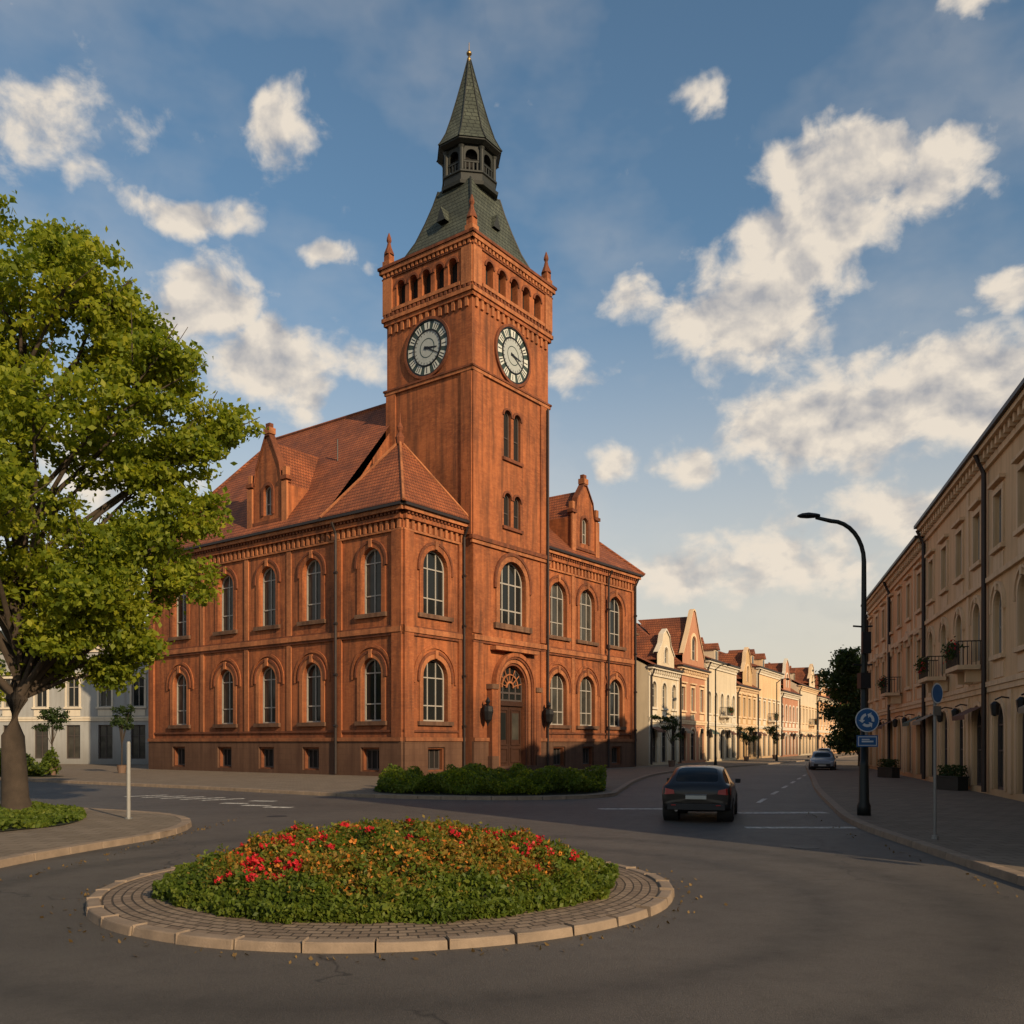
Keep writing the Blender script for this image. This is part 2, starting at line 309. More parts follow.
# ---- tower
TX0,TX1,TY0,TY1=5.22,13.27,-.70,6.35
tf=[Fac(TH,(TX0,TY0,0),(1,0,0)),Fac(TH,(TX1,TY0,0),(0,1,0)),Fac(TH,(TX1,TY1,0),(-1,0,0)),Fac(TH,(TX0,TY1,0),(0,-1,0))]
tw=[8.05,7.05,8.05,7.05]
for i,F in enumerate(tf):
    W=tw[i]; c=W/2; ops=[]
    if i==0:
        ops=[(c,.55,6.9,2.7,'arch'),(c,9.45,13.45,2.8,'arch')]
        for q in (-.52,.52): ops+=[(c+q,15.6,17.7,.74,'arch'),(c+q,19.9,22.9,.74,'arch')]
    F.wall([(0,0),(W,0),(W,29.0),(0,29.0)],ops,BR,.4)
    if i==0:
        F.window(c,9.45,13.45,2.8,'arch',d=-.33,nm=3,trans=(.36,1.0),bar=.09); F.ring(c,13.45-1.4,1.403,1.75,-.02,.10,BRL,9.45); F.ring(c,13.45-1.4,1.753,1.95,-.02,.16,BRD,11.6)
        F.box(c-1.95,c+1.95,9.1,9.447,-.02,.2,STN)
        for q in (-.52,.52):
            for z0,z1 in ((15.6,17.7),(19.9,22.9)):
                F.window(c+q,z0,z1,.74,'arch',nm=0,trans=(.5,),frame=FRAMED,glass=VOID); F.ring(c+q,z1-.37,.373,.50,-.02,.08,BRD)
        for z0 in (15.6,19.9): F.box(c-1.05,c+1.05,z0-.2,z0-.003,-.02,.14,BRD)
        for z0,z1 in ((2.33,8.04),(8.61,13.9),(14.5,24.3)):
            F.box(0.0,.95,z0,z1,-.02,.10,BR); F.box(W-.95,W,z0,z1,-.02,.10,BR)
    else:
        F.box(0,.8,14.5,24.3,-.02,.10,BR); F.box(W-.8,W,14.5,24.3,-.02,.10,BR)
    def band(z0,z1,d,m):
        if i==0 and z0<7:
            F.box(0,c-2.1,z0,z1,-.02,d,m); F.box(c+2.1,W,z0,z1,-.02,d,m)
        else: F.box(-d if z0>9 else 0,W+(d if z0>9 else 0),z0,z1,-.02,d,m)
    if i in(0,1): band(0,2.1,.14,STN); band(2.1,2.32,.22,BRL)
    if i==0: band(8.05,8.2,.12,BRD); band(8.203,8.5,.2,BRL); band(13.983,14.2,.14,BRL); band(14.203,14.45,.22,BRD)
    band(24.303,24.5,.13,BRL); band(24.503,24.62,.19,BRD)
    F.dentils(.1,W-.1,28.2,28.75,-.02,.12,.5,.22,BRL); F.box(-.16,W+.16,28.753,29.0,-.02,.16,BR)
    z=26.5; r=1.75
    def disc(r,d,m,seg=48):
        TH['trim'].add([F.P(c+r*math.cos(2*math.pi*k/seg),z+r*math.sin(2*math.pi*k/seg),d) for k in range(seg)],[tuple(range(seg))],m)
    def ann(r0,r1,d0,d1,m,seg=48):
        vs=[];fs=[]
        for k in range(seg):
            t=2*math.pi*k/seg
            for (q,d) in ((r0,d0),(r0,d1),(r1,d1),(r1,d0)): vs.append(F.P(c+q*math.cos(t),z+q*math.sin(t),d))
        for k in range(seg):
            k2=(k+1)%seg
            for j in range(3): fs.append((k*4+j,k*4+j+1,k2*4+j+1,k2*4+j))
        TH['trim'].add(vs,fs,m)
    disc(r,.05,CLKD); ann(r-.02,r+.14,-.02,.15,BRD); ann(r-.10,r-.02,.04,.12,METAL)
    disc(1.08,.075,CLKG); ann(1.05,1.13,.04,.11,METAL); ann(.55,.60,.06,.085,CLKD)
    for k in range(24):
        t=2*math.pi*k/24; ca,sa=math.cos(t),math.sin(t)
        def Q(rr,w_,d): return F.P(c+rr*ca-w_*sa,z+rr*sa+w_*ca,d)
        if k%2==0:
            TH['trim'].add([Q(1.16,-.19,.07),Q(1.60,-.26,.07),Q(1.60,.26,.07),Q(1.16,.19,.07)],[(0,1,2,3)],WHITE)
            for o_ in ((-.1,.06) if k%3 else (-.03,)):
                TH['trim'].add([Q(1.2,o_-.03,.078),Q(1.55,o_*1.2-.035,.078),Q(1.55,o_*1.2+.035,.078),Q(1.2,o_+.03,.078)],[(0,1,2,3)],METAL)
        TH['trim'].add([Q(.9,-.02,.08),Q(1.03,-.02,.08),Q(1.03,.02,.08),Q(.9,.02,.08)],[(0,1,2,3)],METAL)
    for ang,ln,wd in ((-.12,.75,.08),(-.52,1.1,.055)):
        ca,sa=math.cos(ang),math.sin(ang)
        def Q(rr,w_,d): return F.P(c+rr*ca-w_*sa,z+rr*sa+w_*ca,d)
        TH['trim'].add([Q(-.25,-wd,.10),Q(ln,-wd*.5,.10),Q(ln+.12,0,.10),Q(ln,wd*.5,.10),Q(-.25,wd,.10)],[(0,1,2,3,4)],METAL)
    disc(.1,.115,METAL,12)
e=.16; BX0,BX1,BY0,BY1=TX0-e,TX1+e,TY0-e,TY1+e
bf=[Fac(TH,(BX0,BY0,0),(1,0,0)),Fac(TH,(BX1,BY0,0),(0,1,0)),Fac(TH,(BX1,BY1,0),(-1,0,0)),Fac(TH,(BX0,BY1,0),(0,-1,0))]
for i,F in enumerate(bf):
    W=tw[i]+2*e; n=5; ops=[]
    sp=(W-2.0)/n
    for k in range(n): ops.append((1.0+sp*(k+.5),29.75,31.3,.74,'arch'))
    F.wall([(0,29.0),(W,29.0),(W,32.3),(0,32.3)],ops,BR,.5)
    for o_ in ops:
        F.b['glass'].add([F.P(p[0],p[1],-.45) for p in outline(*o_)],[tuple(range(15))],VOID); F.ring(o_[0],31.3-.37,.373,.50,-.02,.08,BRD)
    F.box(-.1,W+.1,29.0,29.25,-.02,.10,BRL); F.dentils(0,W,29.253,29.45,-.02,.12,.36,.18,BRD); F.box(.9,W-.9,29.5,29.72,-.02,.12,BRL)
    F.box(0,.8,29.46,31.7,-.02,.09,BRL); F.box(W-.8,W,29.46,31.7,-.02,.09,BRL)
    F.box(-.08,W+.08,31.703,31.8,-.02,.08,BRD); F.dentils(0,W,31.803,32.05,-.02,.14,.34,.18,BRL)
    F.box(-.2,W+.2,32.053,32.32,-.02,.20,BRL); F.box(-.28,W+.28,32.323,32.5,-.02,.28,BRD)
TH['walls'].box(BX0-.2,BX1+.2,BY0-.2,BY1+.2,32.3,32.48,GUT)
cx,cy=(TX0+TX1)/2,(TY0+TY1)/2; hx,hy=4.2,3.75
def rect(s,z): return [(cx-hx*s,cy-hy*s,z),(cx+hx*s,cy-hy*s,z),(cx+hx*s,cy+hy*s,z),(cx-hx*s,cy+hy*s,z)]
prof=[(.90,32.5),(.87,32.7),(.74,33.4),(.62,34.4),(.51,35.7),(.42,36.9),(.36,37.9)]
vs=[p for s_,z in prof for p in rect(s_,z)]
R_.add(vs,[(j*4+k,j*4+(k+1)%4,(j+1)*4+(k+1)%4,(j+1)*4+k) for j in range(len(prof)-1) for k in range(4)],SLATE)
for k in range(4): R_.tube([rect(s_,z+.02)[k] for s_,z in prof],.07,DARKW,5)
for F,W in ((bf[0],tw[0]+2*e),(bf[3],tw[3]+2*e)):
    c=W/2
    P=[F.P(c-.35,35.0,-1.35),F.P(c+.35,35.0,-1.35),F.P(c,35.9,-1.35),F.P(c,35.9,-2.4),F.P(c-.35,35.0,-2.2),F.P(c+.35,35.0,-2.2)]
    R_.add(P,[(0,2,3,4),(2,1,5,3)],SLATE); R_.add(P[:3],[(0,1,2)],DARKW)
o8=math.pi/8; DZ=-1.1
L_=TH['trim']
L_.lathe([(r,z+DZ) for r,z in [(1.95,38.75),(2.0,38.95),(1.8,39.05),(1.8,39.5),(1.9,39.55),(1.9,39.65)]],cx,cy,8,DARKW,o8)
L_.lathe([(1.15,39.6+DZ),(1.15,41.5+DZ)],cx,cy,8,VOID,o8)
for k in range(8):
    a=o8+k*math.pi/4; x,y=cx+1.68*math.cos(a),cy+1.68*math.sin(a)
    L_.lathe([(.19,39.62+DZ),(.15,39.75+DZ),(.15,41.1+DZ),(.22,41.25+DZ)],x,y,8,DARKW)
    a2=a+math.pi/4; x2,y2=cx+1.68*math.cos(a2),cy+1.68*math.sin(a2)
    Fk=Fac(TH,(x,y,0),(x2-x,y2-y,0)); W=math.hypot(x2-x,y2-y)
    Fk.wall([(0,40.4+DZ),(W,40.4+DZ),(W,41.4+DZ),(0,41.4+DZ)],[(W/2,40.42+DZ,41.1+DZ,W*.6,'arch')],DARKW,.1,part='trim')
    for q in (.2,.4,.6,.8): Fk.box(W*q-.05,W*q+.05,39.65+DZ,40.25+DZ,-.05,.0,DARKW)
    Fk.box(0,W,40.25+DZ,40.35+DZ,-.06,.02,DARKW)
L_.lathe([(1.85,41.35+DZ),(2.15,41.5+DZ),(2.15,41.62+DZ)],cx,cy,8,DARKW,o8)
sp=[(2.22,40.5),(2.05,40.75),(1.7,41.4),(1.32,42.5),(.9,43.9),(.42,45.6),(.1,46.8)]
R_.lathe(sp,cx,cy,8,SLATE,o8)
for k in range(8):
    a=o8+k*math.pi/4; R_.tube([(cx+(r+.02)*math.cos(a),cy+(r+.02)*math.sin(a),z) for r,z in sp],.045,DARKW,5)
TH['metal'].lathe([(r,z-1.2) for r,z in [(.12,47.9),(.14,48.1),(.05,48.3),(.17,48.42),(.18,48.5),(.1,48.62),(.03,48.7),(.02,49.2)]],cx,cy,10,GOLD)
for x in (BX0+.25,BX1-.25):
    for y in (BY0+.25,BY1-.25):
        T_=TH['trim']; T_.box(x-.3,x+.3,y-.3,y+.3,32.5,32.95,BRL); T_.box(x-.23,x+.23,y-.23,y+.23,32.95,33.4,BR)
        T_.lathe([(.34,33.4),(.33,33.5),(.17,33.9),(.1,34.2),(.17,34.35),(.15,34.5),(.03,34.85)],x,y,8,BRD,o8)
F=tf[0]; c=tw[0]/2; zs=6.9-1.35
for k,(r0,r1,d1,m) in enumerate(((1.353,1.5,.10,BRD),(1.503,1.75,.20,BRL),(1.753,1.9,.30,BRD),(1.903,2.15,.38,BR))):
    F.ring(c,zs,r0,r1,-.02,d1,m,.55,seg=20)
F.box(c-2.3,c+2.3,7.72,7.95,-.02,.5,BRL)
for sx in(-1,1):
    F.box(c+sx*2.35-.25,c+sx*2.35+.25,0,5.3,-.02,.42,BR); F.box(c+sx*2.35-.32,c+sx*2.35+.32,5.3,5.6,-.02,.5,STN); F.box(c+sx*2.35-.34,c+sx*2.35+.34,0,1.2,-.02,.5,STN)
F.window(c,4.6,6.9,2.7,'arch',d=-.3,nm=3,trans=(.1,.6),frame=FRAMED,bar=.12)
for k in range(7):
    a=math.pi*(k+.5)/7; TH['door'].tube([F.P(c+.3*math.cos(a),5.5+.3*math.sin(a),-.2),F.P(c+1.25*math.cos(a),5.5+1.25*math.sin(a),-.2)],.035,BRL,5)
F.ring(c,5.5,.3,.42,-.25,-.15,BRL,part='door'); F.ring(c,5.5,.8,.88,-.25,-.15,BRL,part='door')
F.box(c-1.35,c+1.35,4.35,4.65,-.34,-.12,DOORW,'door')
for sx in(-1,1):
    a0,a1=(c-1.33,c-.02) if sx<0 else (c+.02,c+1.33)
    F.box(a0,a1,.55,4.35,-.33,-.27,DOORW,'door')
    for z0,z1 in ((.75,1.7),(1.85,4.15)):
        F.box(a0+.15,a0+.22,z0,z1,-.27,-.21,DOORW,'door'); F.box(a1-.22,a1-.15,z0,z1,-.27,-.21,DOORW,'door'); F.box(a0+.22,a1-.22,z0,z0+.08,-.27,-.21,DOORW,'door'); F.box(a0+.22,a1-.22,z1-.08,z1,-.27,-.21,DOORW,'door')
    F.box(a0+.3,a1-.3,2.2,3.9,-.268,-.262,GLASS,'glass')
for k in range(4): F.box(c-2.2-.25*k,c+2.2+.25*k,0,.55-.14*k,0 if k==0 else .75+.33*(k-1)+.002,.75+.33*k,STN,'door')
for a in (c-3.2,c+3.3):
    mb=TH['metal']; p=F.P(a,4.0,.0); q=F.P(a,4.35,.55)
    mb.tube([p,F.P(a,4.3,.3),q],.04,METAL,6); mb.lathe([(.05,4.3),(.3,4.2),(.34,3.9),(.24,3.4),(.08,3.2),(.02,3.0)],q.x,q.y,8,METAL)
    mb.lathe([(.06,4.3),(.16,4.5),(.03,4.75)],q.x,q.y,8,METAL)
def pipe(F,a,z1=14.9,d=.16):
    TH['metal'].tube([F.P(a,.2,d),F.P(a,z1-.6,d),F.P(a,z1,d+.3)],.075,GUT,8)
    for z in (3,6,9,12): TH['metal'].tube([F.P(a-.1,z,d),F.P(a+.1,z,d)],.1,GUT,8)
pipe(FR,5.0,d=.28); pipe(FR,13.5,d=.28); pipe(FL,24.9-5.15,d=.28); pipe(FR,21.9,d=.32); pipe(FR,26.1,d=.28)
TH['metal'].tube([tf[0].P(7.7,.2,.24),tf[0].P(7.7,14,.24),tf[0].P(7.7,24.2,.24)],.07,GUT,8)
TH.finish()

# ================================================================ foliage helpers
def leafmesh(name,pos,size,mats,midx=None,parent=None,up=0.0,asp=.5):
    n=len(pos); pos=np.asarray(pos,float); sz=(size*(.6+.8*np.random.rand(n)))[:,None]
    a=np.random.normal(size=(n,3)); a/=np.linalg.norm(a,axis=1)[:,None]
    nr=np.random.normal(size=(n,3)); nr[:,2]+=up; b=np.cross(a,nr); b/=np.linalg.norm(b,axis=1)[:,None]; c=np.cross(a,b)
    V=np.empty((n,4,3)); V[:,0]=pos-a*sz*.5; V[:,1]=pos+b*sz*asp*.5+c*sz*.08; V[:,2]=pos+a*sz*.5; V[:,3]=pos-b*sz*asp*.5+c*sz*.08
    me=bpy.data.meshes.new(name); me.vertices.add(4*n); me.vertices.foreach_set('co',V.reshape(-1))
    me.loops.add(4*n); me.loops.foreach_set('vertex_index',np.arange(4*n,dtype=np.int32)); me.polygons.add(n)
    me.polygons.foreach_set('loop_start',np.arange(0,4*n,4,dtype=np.int32)); me.polygons.foreach_set('loop_total',np.full(n,4,dtype=np.int32))
    for m in mats: me.materials.append(m)
    if midx is not None: me.polygons.foreach_set('material_index',np.asarray(midx,dtype=np.int32))
    me.update(calc_edges=True); me.validate()
    o=bpy.data.objects.new(name,me); col.objects.link(o)
    if parent: o.parent=parent
    return o
LF=mat_leaf('linden_leaves',[(0,(.055,.088,.010)),(.35,(.15,.195,.018)),(.7,(.28,.30,.026)),(1,(.42,.38,.04))],.45,.5)
LFD=mat_leaf('dark_leaves',[(0,(.012,.024,.008)),(.5,(.032,.055,.014)),(1,(.065,.095,.02))],.5,.3)
HG=mat_leaf('hedge_leaves',[(0,(.035,.062,.008)),(.5,(.095,.135,.016)),(1,(.18,.20,.028))],1.2,.4)
HO=mat_leaf('bedding_leaves',[(0,(.07,.070,.012)),(.35,(.16,.15,.02)),(.7,(.27,.16,.03)),(1,(.36,.17,.04))],1.6,.4)
FRD=mat_leaf('red_petals',[(0,(.34,.012,.015)),(1,(.68,.03,.04))],2,.2)
FYL=mat_leaf('orange_petals',[(0,(.40,.10,.015)),(1,(.60,.25,.04))],2,.2)
BARK=mat_plain('bark',(.050,.036,.026),.95,var=.55,scale=4,bmp=1.0)
def clumps(cs,per,sub,spread):
    out=[]
    for (x,y,z,r) in cs:
        q=np.random.normal(size=(sub,3)); q/=np.linalg.norm(q,axis=1)[:,None]; q*= (np.random.rand(sub)**.45)[:,None]*r*np.array([1.15,1.15,.8])
        k=np.random.randint(0,sub,per); out.append(np.array([x,y,z])+q[k]+np.random.normal(size=(per,3))*spread*np.array([1,1,.6]))
    return np.concatenate(out)

# ================================================================ row houses
AWN=[mat_plain('awning_cloth',c_,.8) for c_ in ((.12,.05,.03),(.25,.2,.14),(.05,.08,.06))]
def rowhouse(name,ox,oy,u,W,D,H,floors,wm,trim,roofh,roofm=TILE2,gab=None,chim=(),pipes=(),shop=False,cornice=.5,frame=FRAME,surr=True,dorm=(),balc=(),hip=0,ped=False):
    rz=math.atan2(u[1],u[0]); B=Bld(name,(ox,oy,0),rz)
    F=Fac(B,(0,0,0),(1,0,0)); ops=[]; ws=[]
    for (z0,z1,w,n,kind) in floors:
        for k in range(n):
            a=W*(k+.5)/n; ops.append((a,z0,z1,w,kind)); ws.append((a,z0,z1,w,kind,k))
    F.wall([(0,0),(W,0),(W,H),(0,H)],ops,wm,.25)
    for (a,z0,z1,w,kind,k) in ws:
        g=z0<1.0
        F.window(a,z0,z1,w,kind,d=-.2,nm=1,trans=(.68,) if kind=='rect' else (.6,1.0),frame=(FRAMED if g else frame),bar=.06)
        r=w/2
        if g and kind=='arch': F.ring(a,z1-r,r+.05,r+.22,-.02,.06,trim,z0)
        if not g and surr:
            if kind=='arch':
                F.ring(a,z1-r,r+.002,r+.18,-.02,.07,trim,z0)
                if ped: F.box(a-.1,a+.1,z1+.01,z1+.32,.0,.14,trim); F.ring(a,z1-r,r+.24,r+.32,-.02,.12,trim,z1-r-.15)
            else:
                F.box(a-r-.18,a-r-.002,z0,z1,-.02,.07,trim); F.box(a+r+.002,a+r+.18,z0,z1,-.02,.07,trim); F.box(a-r-.18,a+r+.18,z1+.002,z1+.2,-.02,.07,trim); F.box(a-r-.28,a+r+.28,z1+.32,z1+.44,-.02,.2,trim)
                if ped and z0<6:
                    if k%2:
                        q=[F.P(a-r-.32,z1+.443,.0),F.P(a+r+.32,z1+.443,.0),F.P(a,z1+.85,.0),F.P(a-r-.32,z1+.443,.2),F.P(a+r+.32,z1+.443,.2),F.P(a,z1+.85,.2)]
                        B['trim'].add(q,[(3,4,5),(0,3,5,2),(4,1,2,5)],trim)
                    for sx in(-1,1): F.box(a+sx*(r+.22)-.06,a+sx*(r+.22)+.06,z1+.0,z1+.32,.07,.19,trim)
            F.box(a-r-.25,a+r+.25,z0-.16,z0-.002,-.02,.15,trim); F.box(a-r-.1,a+r+.1,z0-.8,z0-.25,-.02,.04,trim)
        if balc and k in balc and 4<z0<6:
            F.box(a-1.1,a+1.1,z0-.34,z0-.17,.16,.95,trim); F.box(a-.8,a-.6,z0-.8,z0-.343,.05,.6,trim); F.box(a+.6,a+.8,z0-.8,z0-.343,.05,.6,trim)
            for j in range(15): x=a-1.05+2.1*j/14; B['metal'].box(x-.012,x+.012,-.92,-.896,z0-.17,z0+.7,METAL)
            for j in range(6):
                for sx in(-1,1): y=-.9+.75*j/5; B['metal'].box(a+sx*1.05-.012,a+sx*1.05+.012,y-.012,y+.012,z0-.17,z0+.7,METAL)
            F.box(a-1.08,a+1.08,z0+.70,z0+.74,.88,.93,METAL,'metal')
            for sx in(-1,1): F.box(a+sx*1.05-.02,a+sx*1.05+.02,z0+.70,z0+.74,.1,.88,METAL,'metal')
            q=np.random.normal(size=(500,3))*np.array([.45,.09,.16])+np.array([a,-.95,z0+.45]); leafmesh('balcony_plants',q,.12,[LFD,FRD],(np.random.rand(500)<.08).astype(int),B.e)
    zz=sorted(set(f[0] for f in floors))
    for z in zz[1:]: F.box(0,W,z-1.05,z-.87,-.02,.13,trim)
    F.box(0,W,zz[1]-1.25,zz[1]-1.055,-.02,.08,trim)
    for x in (.25,W-.25): F.box(x-.25,x+.25,.3,H-cornice-.3,-.02,.06,trim)
    n0=floors[0][3]
    if ped:
        for k in range(1,n0,2):
            x=W*k/n0; F.box(x-.2,x+.2,.3,3.8,-.02,.07,trim)
        for k in range(3,n0,3):
            x=W*k/n0; F.box(x-.18,x+.18,zz[1]-.86,H-cornice-.3,-.02,.05,trim)
    F.box(0,W,H-cornice-.25,H-cornice-.02,-.02,.12,trim); F.dentils(0,W,H-cornice,H-.22,-.02,.3,.55,.22,trim); F.box(-.1,W+.1,H-.22,H-.05,-.02,.42,trim); F.box(-.15,W+.15,H-.047,H+.1,.0,.55,GUT)
    B['walls'].box(0,W,.3,D,0,H-.05,wm)
    B['walls'].box(0,.02,0.002,.3,0,H-.05,wm); B['walls'].box(W-.02,W,.002,.3,0,H-.05,wm)
    if not hip:
        B['walls'].add([(0.01,0,H-.05),(0.01,D,H-.05),(0.01,D/2,H+roofh-.15)],[(0,1,2)],wm); B['walls'].add([(W-.01,0,H-.05),(W-.01,D,H-.05),(W-.01,D/2,H+roofh-.15)],[(0,1,2)],wm)
    B['roof'].add([(-.1,-.5,H+.05),(W+.1,-.5,H+.05),(W+.1,D+.5,H+.05),(-.1,D+.5,H+.05),(-.1+hip,D/2,H+roofh),(W+.1-hip,D/2,H+roofh)],[(0,1,5,4),(2,3,4,5)]+([(0,4,3),(1,2,5)] if hip else []),roofm)
    B['roof'].tube([(-.1+hip,D/2,H+roofh),(W+.1-hip,D/2,H+roofh)],.12,roofm,6)
    for (c,w,gh) in (gab or ()):
        h=w/2; pts=[(c-h,H-.1),(c+h,H-.1),(c+h,H+gh*.35),(c+h*.55,H+gh*.6),(c+h*.4,H+gh*.85),(c,H+gh),(c-h*.4,H+gh*.85),(c-h*.55,H+gh*.6),(c-h,H+gh*.35)]
        if hip: pts=[(c-h,H-.1),(c+h,H-.1),(c+h,H+gh*.2),(c+h*.5,H+gh*.6),(c+h*.12,H+gh*.97),(c,H+gh),(c-h*.12,H+gh*.97),(c-h*.5,H+gh*.6),(c-h,H+gh*.2)]
        F.wall(pts,[(c,H+gh*.15,H+gh*.55,w*.2,'arch')],wm,.2,d=.1); F.window(c,H+gh*.15,H+gh*.55,w*.2,'arch',d=-.08,trans=(.6,))
        F.ring(c,H+gh*.55-w*.1,w*.11,w*.15,.08,.17,trim,H+gh*.15)
        for k in range(2,8):
            p,q=pts[k],pts[k+1]; P=[F.P(p[0],p[1],-.25),F.P(q[0],q[1],-.25),F.P(q[0],q[1],.2),F.P(p[0],p[1],.2)]
            B['trim'].add(P+[v+Vector((0,0,.14)) for v in P],[(4,5,6,7),(3,2,6,7),(0,1,5,4)],trim)
        zr=H+gh*.9; y=D/2*min(1,gh*.9/roofh)
        B['roof'].add([(c-h,0,H+gh*.2),(c+h,0,H+gh*.2),(c,0,zr),(c,y,zr),(c-h,D/2*gh*.2/roofh,H+gh*.2),(c+h,D/2*gh*.2/roofh,H+gh*.2)],[(0,2,3,4),(2,1,5,3)],roofm)
    for c in dorm:
        y0=D/2*.25; z0=H+roofh*.25; B['walls'].box(c-.7,c+.7,y0,y0+2.2,z0-.5,z0+1.3,wm); B['glass'].box(c-.45,c+.45,y0-.02,y0,z0+.1,z0+1.1,GLASS)
        B['roof'].add([(c-.9,y0-.2,z0+1.25),(c+.9,y0-.2,z0+1.25),(c,y0-.2,z0+2.0),(c,y0+3,z0+2.0),(c-.9,y0+3,z0+1.25),(c+.9,y0+3,z0+1.25)],[(0,2,3,4),(2,1,5,3),(0,1,2)],roofm)
    for (x,y) in chim:
        z=H+roofh*(1-abs(y-D/2)/(D/2)); B['trim'].box(x-.5,x+.5,y-.35,y+.35,z-.8,z+1.3,BRD); B['trim'].box(x-.6,x+.6,y-.45,y+.45,z+1.3,z+1.5,STN)
        for q in (-.25,.25): B['trim'].lathe([(.12,z+1.5),(.1,z+1.9)],x+q,y,8,TILE)
    for a in pipes:
        B['metal'].tube([F.P(a,.2,.16),F.P(a,H-.9,.16),F.P(a,H-.2,.45)],.09,GUT,8)
    if shop:
        for k in range(shop):
            a=W*(k+.5)/shop
            if k%3==0:
                cm=random.choice(AWN)
                B['trim'].add([F.P(a-1.1,3.4,.02),F.P(a+1.1,3.4,.02),F.P(a+1.1,3.05,.7),F.P(a-1.1,3.05,.7),F.P(a+1.1,2.88,.7),F.P(a-1.1,2.88,.7)],[(0,1,2,3),(3,2,4,5)],cm)
            else:
                q=F.P(a+W/shop/2,3.1,.5); B['metal'].tube([F.P(a+W/shop/2,3.5,0),F.P(a+W/shop/2,3.55,.3),q+Vector((0,0,.35))],.03,METAL,6); B['metal'].lathe([(.05,3.4),(.16,3.3),(.12,2.95),(.04,2.9)],q.x,q.y,6,METAL)
    B.finish(); return B
CRA=mat_plaster('cream_plaster',(.68,.46,.26)); PEA=mat_plaster('peach_plaster',(.68,.38,.19)); IVO=mat_plaster('ivory_plaster',(.62,.51,.36),dirt=.3)
OCH=mat_plaster('ochre_plaster',(.52,.34,.17)); GRY=mat_plaster('grey_plaster',(.36,.36,.35)); TRI=mat_plaster('pale_stucco',(.70,.50,.31),dirt=.45); PNK=mat_plaster('rose_plaster',(.46,.22,.13)); TRW=mat_plaster('white_stucco',(.66,.58,.46),dirt=.3)
u=(-.259,-.966)
fl3=lambda n,k='rect':[(.35,3.4,1.5,n,'arch'),(5.1,7.35,1.15,n,k),(8.9,10.8,1.1,n,'rect')]
rowhouse('unseen_shade_house',20.7,45,u,37,11,12.8,fl3(12,'arch'),CRA,TRI,2.4,SLATE,chim=((1.2,2),(12,3),(24,4)),pipes=(.25,12.4,24.6),shop=12,balc=(1,3),ped=True)
rowhouse('unseen_shade_house',26.75,67.5,u,23.2,11,12.3,fl3(7),PEA,TRI,3.0,TILE2,chim=((8,3),(20,4)),pipes=(.4,11.6),shop=7,balc=(4,),ped=True)
rowhouse('unseen_shade_house',4.2,-16.5,u,22,11,12.8,fl3(7),OCH,TRI,3,TILE2)  # out-of-view house added to throw shade over the near road
d0=(.469,.883); ox,oy=11.3,74.5; t=0
specs=[(8,8.4,IVO,TRW,3.0,[(4.2,4.6,3.4)],3,'arch',0,()),(9,9.0,PNK,TRI,4.6,[(4.5,7.0,5.6)],3,'rect',3,()),(12,10.3,IVO,TRW,2.4,[],5,'arch',0,(3,9)),(10,8.4,OCH,TRI,3.8,[(5,4.6,4.6)],4,'rect',0,()),(14,11.2,CRA,TRW,2.4,[],5,'rect',3.5,(4,10)),(13,9.0,PNK,TRW,4.2,[(4,5,4.6)],5,'arch',0,(10,)),(16,10.6,IVO,TRI,3.0,[(11,5,3.8)],6,'rect',0,(4,)),(22,9.6,PEA,TRW,4.4,[(6,5,4.6)],7,'arch',4,(15,))]
for (w,H,m,tm,rh,gb,n,kd,hp,dm) in specs:
    rowhouse('gabled_townhouse',ox+d0[0]*t,oy+d0[1]*t,d0,w-.02,11,H,[(.35,3.3,1.45,n,'arch'),(5.0,7.2,1.15,n,kd)],m,tm,rh,TILE,gab=gb,chim=((w-1.0,4),),pipes=(.3,),shop=n,dorm=dm,hip=hp,balc=((n//2,) if H>10 else ()))
    t+=w
rowhouse('distant_townhouse',62,176,(.97,-.24),34,11,9,[(.35,3,1.3,9,'rect'),(5,7,1.1,9,'rect')],PEA,TRI,4,TILE)
for (x,y,w,m) in ((-50,82,19,GRY),(-72,76,21,IVO)):
    rowhouse('pale_stone_house',x,y,(.98,.2) if x<-60 else (.985,-.17),w,12,10.8,[(.6,3.6,1.4,6,'rect'),(5.2,7.8,1.2,6,'rect')],m,TRW,2.5,SLATE,chim=((4,4),))
